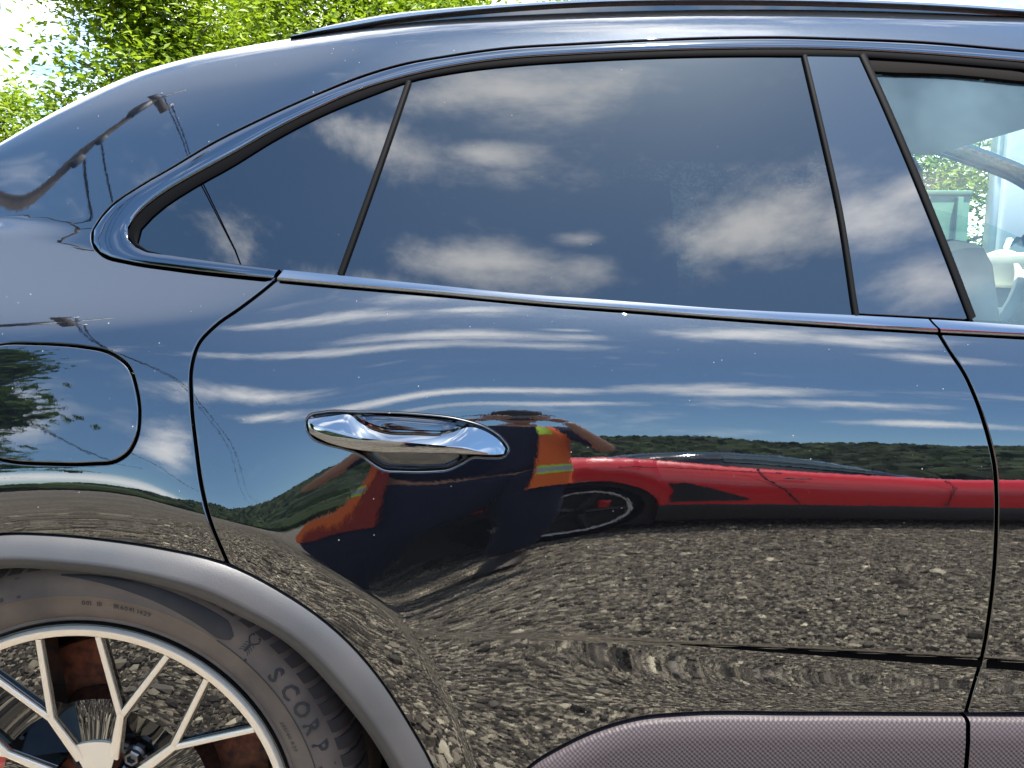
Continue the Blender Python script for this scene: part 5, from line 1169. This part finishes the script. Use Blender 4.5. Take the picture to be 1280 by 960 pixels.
# ---- the photographer, standing beside the red car -----------------------------------------------------------
SKIN = mat('skin', (.58, .32, .215), rough=.5, var=(.50, .26, .17), var_scale=30); NAVY = mat('navy_cloth', (.006, .009, .034), rough=.9, bump=.3, bump_scale=250, bump_dist=.002)
ORANGE = mat('orange_vest', (.95, .17, .008), rough=.7, bump=.5, bump_scale=40, bump_dist=.008); LIME = mat('lime_stripe', (.55, .85, .05), rough=.5); SILV = mat('silver_tape', (.45, .47, .48), rough=.4); HATM = mat('dark_cap_cloth', (.015, .015, .02), rough=.9); BOOT = mat('boot_leather', (.03, .022, .016), rough=.6); PHONE = mat('phone_black', (.01, .01, .011), rough=.2, coat=1)
PX, PY = .03, -2.92
PR = empty('person', (PX, PY, 0), 'person in orange safety vest and dark cap holding up a phone, mirrored by the handle', 'person')
def skin_mesh(name, verts, edges, radii, m, parent, sub=2, root=0):
    me = bpy.data.meshes.new(name); me.from_pydata([tuple(v) for v in verts], edges, []); o = bpy.data.objects.new(name, me); COL.objects.link(o)
    md = o.modifiers.new('s', 'SKIN'); md.use_smooth_shade = True
    for i, r in enumerate(radii):
        rr = r if isinstance(r, tuple) else (r, r); o.data.skin_vertices[0].data[i].radius = rr; o.data.skin_vertices[0].data[i].use_root = (i == root)
    sb = o.modifiers.new('b', 'SUBSURF'); sb.levels = sub; sb.render_levels = sub
    bpy.context.view_layer.update(); me2 = bpy.data.meshes.new_from_object(o.evaluated_get(bpy.context.evaluated_depsgraph_get())); bpy.data.objects.remove(o)
    me2.materials.clear(); me2.materials.append(m); me2.polygons.foreach_set('use_smooth', [True] * len(me2.polygons)); me2.name = name
    o = put(name, me2, parent, world=False); return o
# joints relative to the feet; the person faces +y
V = [(0, 0, .93), (0, .01, 1.08), (0, .015, 1.24), (0, 0, 1.38), (0, .0, 1.46), (0, .02, 1.52),
     (.19, 0, 1.40), (.30, .06, 1.26), (.40, .12, 1.12), (.28, .24, 1.30), (.175, .33, 1.475),
     (-.19, 0, 1.40), (-.30, .06, 1.26), (-.40, .12, 1.12), (-.28, .24, 1.30), (-.165, .33, 1.46),
     (.10, 0, .88), (.13, .02, .68), (.14, .03, .48), (.145, -.01, .28), (.15, -.04, .10), (.15, -.02, .05),
     (-.10, 0, .88), (-.13, .02, .68), (-.14, .03, .48), (-.145, -.01, .28), (-.15, -.04, .10), (-.15, -.02, .05)]
E_ = [(0, 1), (1, 2), (2, 3), (3, 4), (4, 5), (3, 6), (6, 7), (7, 8), (8, 9), (9, 10), (3, 11), (11, 12), (12, 13), (13, 14), (14, 15), (0, 16), (16, 17), (17, 18), (18, 19), (19, 20), (20, 21), (0, 22), (22, 23), (23, 24), (24, 25), (25, 26), (26, 27)]
Rr = [(.15, .11), (.145, .105), (.16, .11), (.15, .10), .065, .055, .065, .054, .044, .043, .028, .065, .054, .044, .043, .028, .09, .075, .058, .055, .04, .042, .09, .075, .058, .055, .04, .042]
BODY = skin_mesh('body', V, E_, Rr, SKIN, PR)
for k in (16, 22):
    s = 1 if k == 16 else -1
    skin_mesh('trousers', [(s * .06, 0, .97), (s * .085, 0, .86), (s * .095, .02, .68)] + [V[k + i] for i in range(2, 5)], [(i, i + 1) for i in range(5)], [.165, .145, .118, .095, .08, .07], NAVY, PR)
skin_mesh('shirt', [(0, 0, .90), (0, .01, 1.05), (0, .018, 1.24), (0, 0, 1.38), (0, .0, 1.455), V[6], V[7], tuple(.4 * np.array(V[7]) + .6 * np.array(V[8])), V[11], V[12], tuple(.4 * np.array(V[12]) + .6 * np.array(V[13]))], [(0, 1), (1, 2), (2, 3), (3, 4), (3, 5), (5, 6), (6, 7), (3, 8), (8, 9), (9, 10)], [(.168, .128), (.163, .122), (.175, .125), (.16, .11), .07, .078, .068, .062, .078, .068, .062], NAVY, PR)
# open vest: a back, two front flaps with bands
def vest_ring(z, a0, a1, n=14, grow=1.0):
    w = np.interp(z, [.58, .78, .95, 1.05, 1.25, 1.38, 1.46], [.245, .235, .222, .207, .208, .205, .14]) * grow; d = np.interp(z, [.58, .78, .95, 1.05, 1.25, 1.38, 1.46], [.19, .185, .172, .158, .150, .135, .10]) * grow
    return [(w * math.sin(a), .008 + d * math.cos(a) + .006 * math.sin(9 * a + z * 14), z) for a in np.linspace(a0, a1, n)]
ZS = np.linspace(.77, 1.45, 14)
VB = None
VEST_SHADED = mat('vest_shaded', (.30, .025, .012), rough=.9)  # dull red paints the shade on the inner part of the left flap
for nm, a0, a1 in (('vest_back', math.radians(75), math.radians(285)), ('vest_flap', math.radians(16), math.radians(80)), ('vest_flap', math.radians(-84), math.radians(-58)), ('vest_shaded', math.radians(-60), math.radians(-38))):
    b = MB(); b.grid(np.array([vest_ring(z, a0 + .1 * (z - 1) * (1 if a0 > 0 else 0), a1 - .1 * (z - 1) * (1 if a0 < 0 else 0), 22 if 'back' in nm else 10) for z in (ZS if a0 > 0 else .58 + (ZS - .77) * .87 / .68)])); o = b.build(nm, VEST_SHADED if nm == 'vest_shaded' else ORANGE, PR); o.location = (0, 0, 0)
    if 'flap' in nm:
        for z0, z1, m, n2 in ((.895, .915, LIME, 'lime_band'), (.915, .955, SILV, 'reflective_band'), (.955, .975, LIME, 'lime_band'), (1.33, 1.45, LIME, 'lime_patch')):
            b = MB(); aa = (a0, a1) if n2 != 'lime_patch' else ((a0, a0 + .35) if a0 > 0 else (a1 - .35, a1)); b.grid(np.array([vest_ring(z, aa[0] + .02, aa[1] - .02, 8, 1.02) for z in np.linspace(z0, z1, 3)])); q = b.build(n2, m, o); q.location = (0, 0, 0)
# head, face and cap
b = MB(); G = []; HC = np.array([.0, .055, 1.60])
for t in np.linspace(-1, 1, 15):
    z = HC[2] + t * .115; k = math.sqrt(max(1e-4, 1 - t * t)); jaw = 1.0 if t > -.2 else 1 - .28 * (-.2 - t)
    G.append([(HC[0] + .075 * k * jaw * math.sin(a), HC[1] + .094 * k * jaw * math.cos(a) + (.012 if t < -.3 else 0), z) for a in np.linspace(0, 2 * math.pi, 24, endpoint=False)])
def here(o): o.location = (0, 0, 0); return o
b.grid(np.array(G), closed_v=True); HD = here(b.build('head', SKIN, PR))
b = MB(); b.tube([HC + [0, .088, .025], HC + [0, .108, -.012], HC + [0, .096, -.022]], [.009, .014, .010], 8); here(b.build('nose', SKIN, HD))
for s in (-1, 1):
    b = MB(); b.tube([HC + [s * .072, -.005, .03], HC + [s * .083, -.012, .01], HC + [s * .074, -.002, -.03]], [.010, .015, .008], 8); here(b.build('ear', SKIN, HD))
    b = MB(); revolve(b, [(.001, HC[1] + .090), (.009, HC[1] + .088), (.012, HC[1] + .078)], n=14, c=np.array([HC[0] + s * .031, 0, HC[2] + .012])); here(b.build('eye', BOOT, HD))
b = MB(); b.tube([HC + [-.024, .084, -.055], HC + [0, .094, -.053], HC + [.024, .084, -.055]], [.003, .006, .003], 6); here(b.build('mouth', mat('lips', (.35, .12, .10), rough=.5), HD))
b = MB(); G = []
for r, z in ((.104, .030), (.106, .055), (.102, .085), (.088, .112), (.06, .128), (.002, .134)): G.append([(HC[0] + r * .86 * math.sin(a), HC[1] + r * math.cos(a), HC[2] + z) for a in np.linspace(0, 2 * math.pi, 28, endpoint=False)])
b.grid(np.array(G), closed_v=True); HT = here(b.build('cap', HATM, PR))
b = MB(); aa = np.linspace(-1.15, 1.15, 15); b.grid(np.array([[(HC[0] + r * .95 * math.sin(a), HC[1] + r * math.cos(a), HC[2] + .040 - dz) for a in aa] for r, dz in ((.100, .0), (.135, .004), (.165, .014), (.165, .018), (.10, .004))])); here(b.build('cap_peak', HATM, HT))
# hands: palm, four fingers and a thumb each, holding the phone level in front of the face
def hand(s):
    W = np.array(V[10] if s > 0 else V[15]); X = s; zc = 1.52; yb = .372
    pal = [W, W + [-X * .030, .022, .025], np.array([X * .100, yb - .012, zc])]
    hb = skin_mesh('hand', [tuple(p) for p in pal], [(0, 1), (1, 2)], [.026, (.034, .018), (.036, .016)], SKIN, PR, 2)
    for k in range(4):
        z = zc + .030 - .020 * k; L_ = (.075, .085, .078, .062)[k]
        pts = [(X * .100, yb - .004, z), (X * .086, yb + .022, z + .001), (X * (.086 - L_ * .45), yb + .026, z), (X * (.086 - L_ * .72), yb + .021, z - .002)]
        skin_mesh('finger', pts, [(0, 1), (1, 2), (2, 3)], [.0100, .0095, .0088, .0075], SKIN, hb, 2)
    t = [tuple(W + [-X * .02, .012, .006]), (X * .105, yb - .022, zc - .028), (X * .078, yb - .022, zc - .020), (X * .058, yb - .018, zc - .012)]
    skin_mesh('thumb', t, [(0, 1), (1, 2), (2, 3)], [.014, .012, .0105, .0085], SKIN, hb, 2)
hand(1); hand(-1)
for s in (-1, 1):
    x = .15 * s; b = MB(); G = []
    for y, w, h in ((-.12, .03, .13), (-.09, .045, .14), (-.02, .048, .12), (.06, .052, .08), (.13, .05, .06), (.17, .03, .04)): G.append([(x + w * math.cos(a), y, max(.002, h * .5 + h * .5 * math.sin(a))) for a in np.linspace(0, 2 * math.pi, 14, endpoint=False)])
    b.grid(np.array(G), closed_v=True); here(fix_out_any(b.build('boot', BOOT, PR)))
b = MB(); b.box((PX, PY + .372, 1.52), (.158, .009, .076)); PH = b.build('phone', PHONE, None, bevel=.003); tag(PH, 'black phone held level by the person in the orange vest', 'phone')
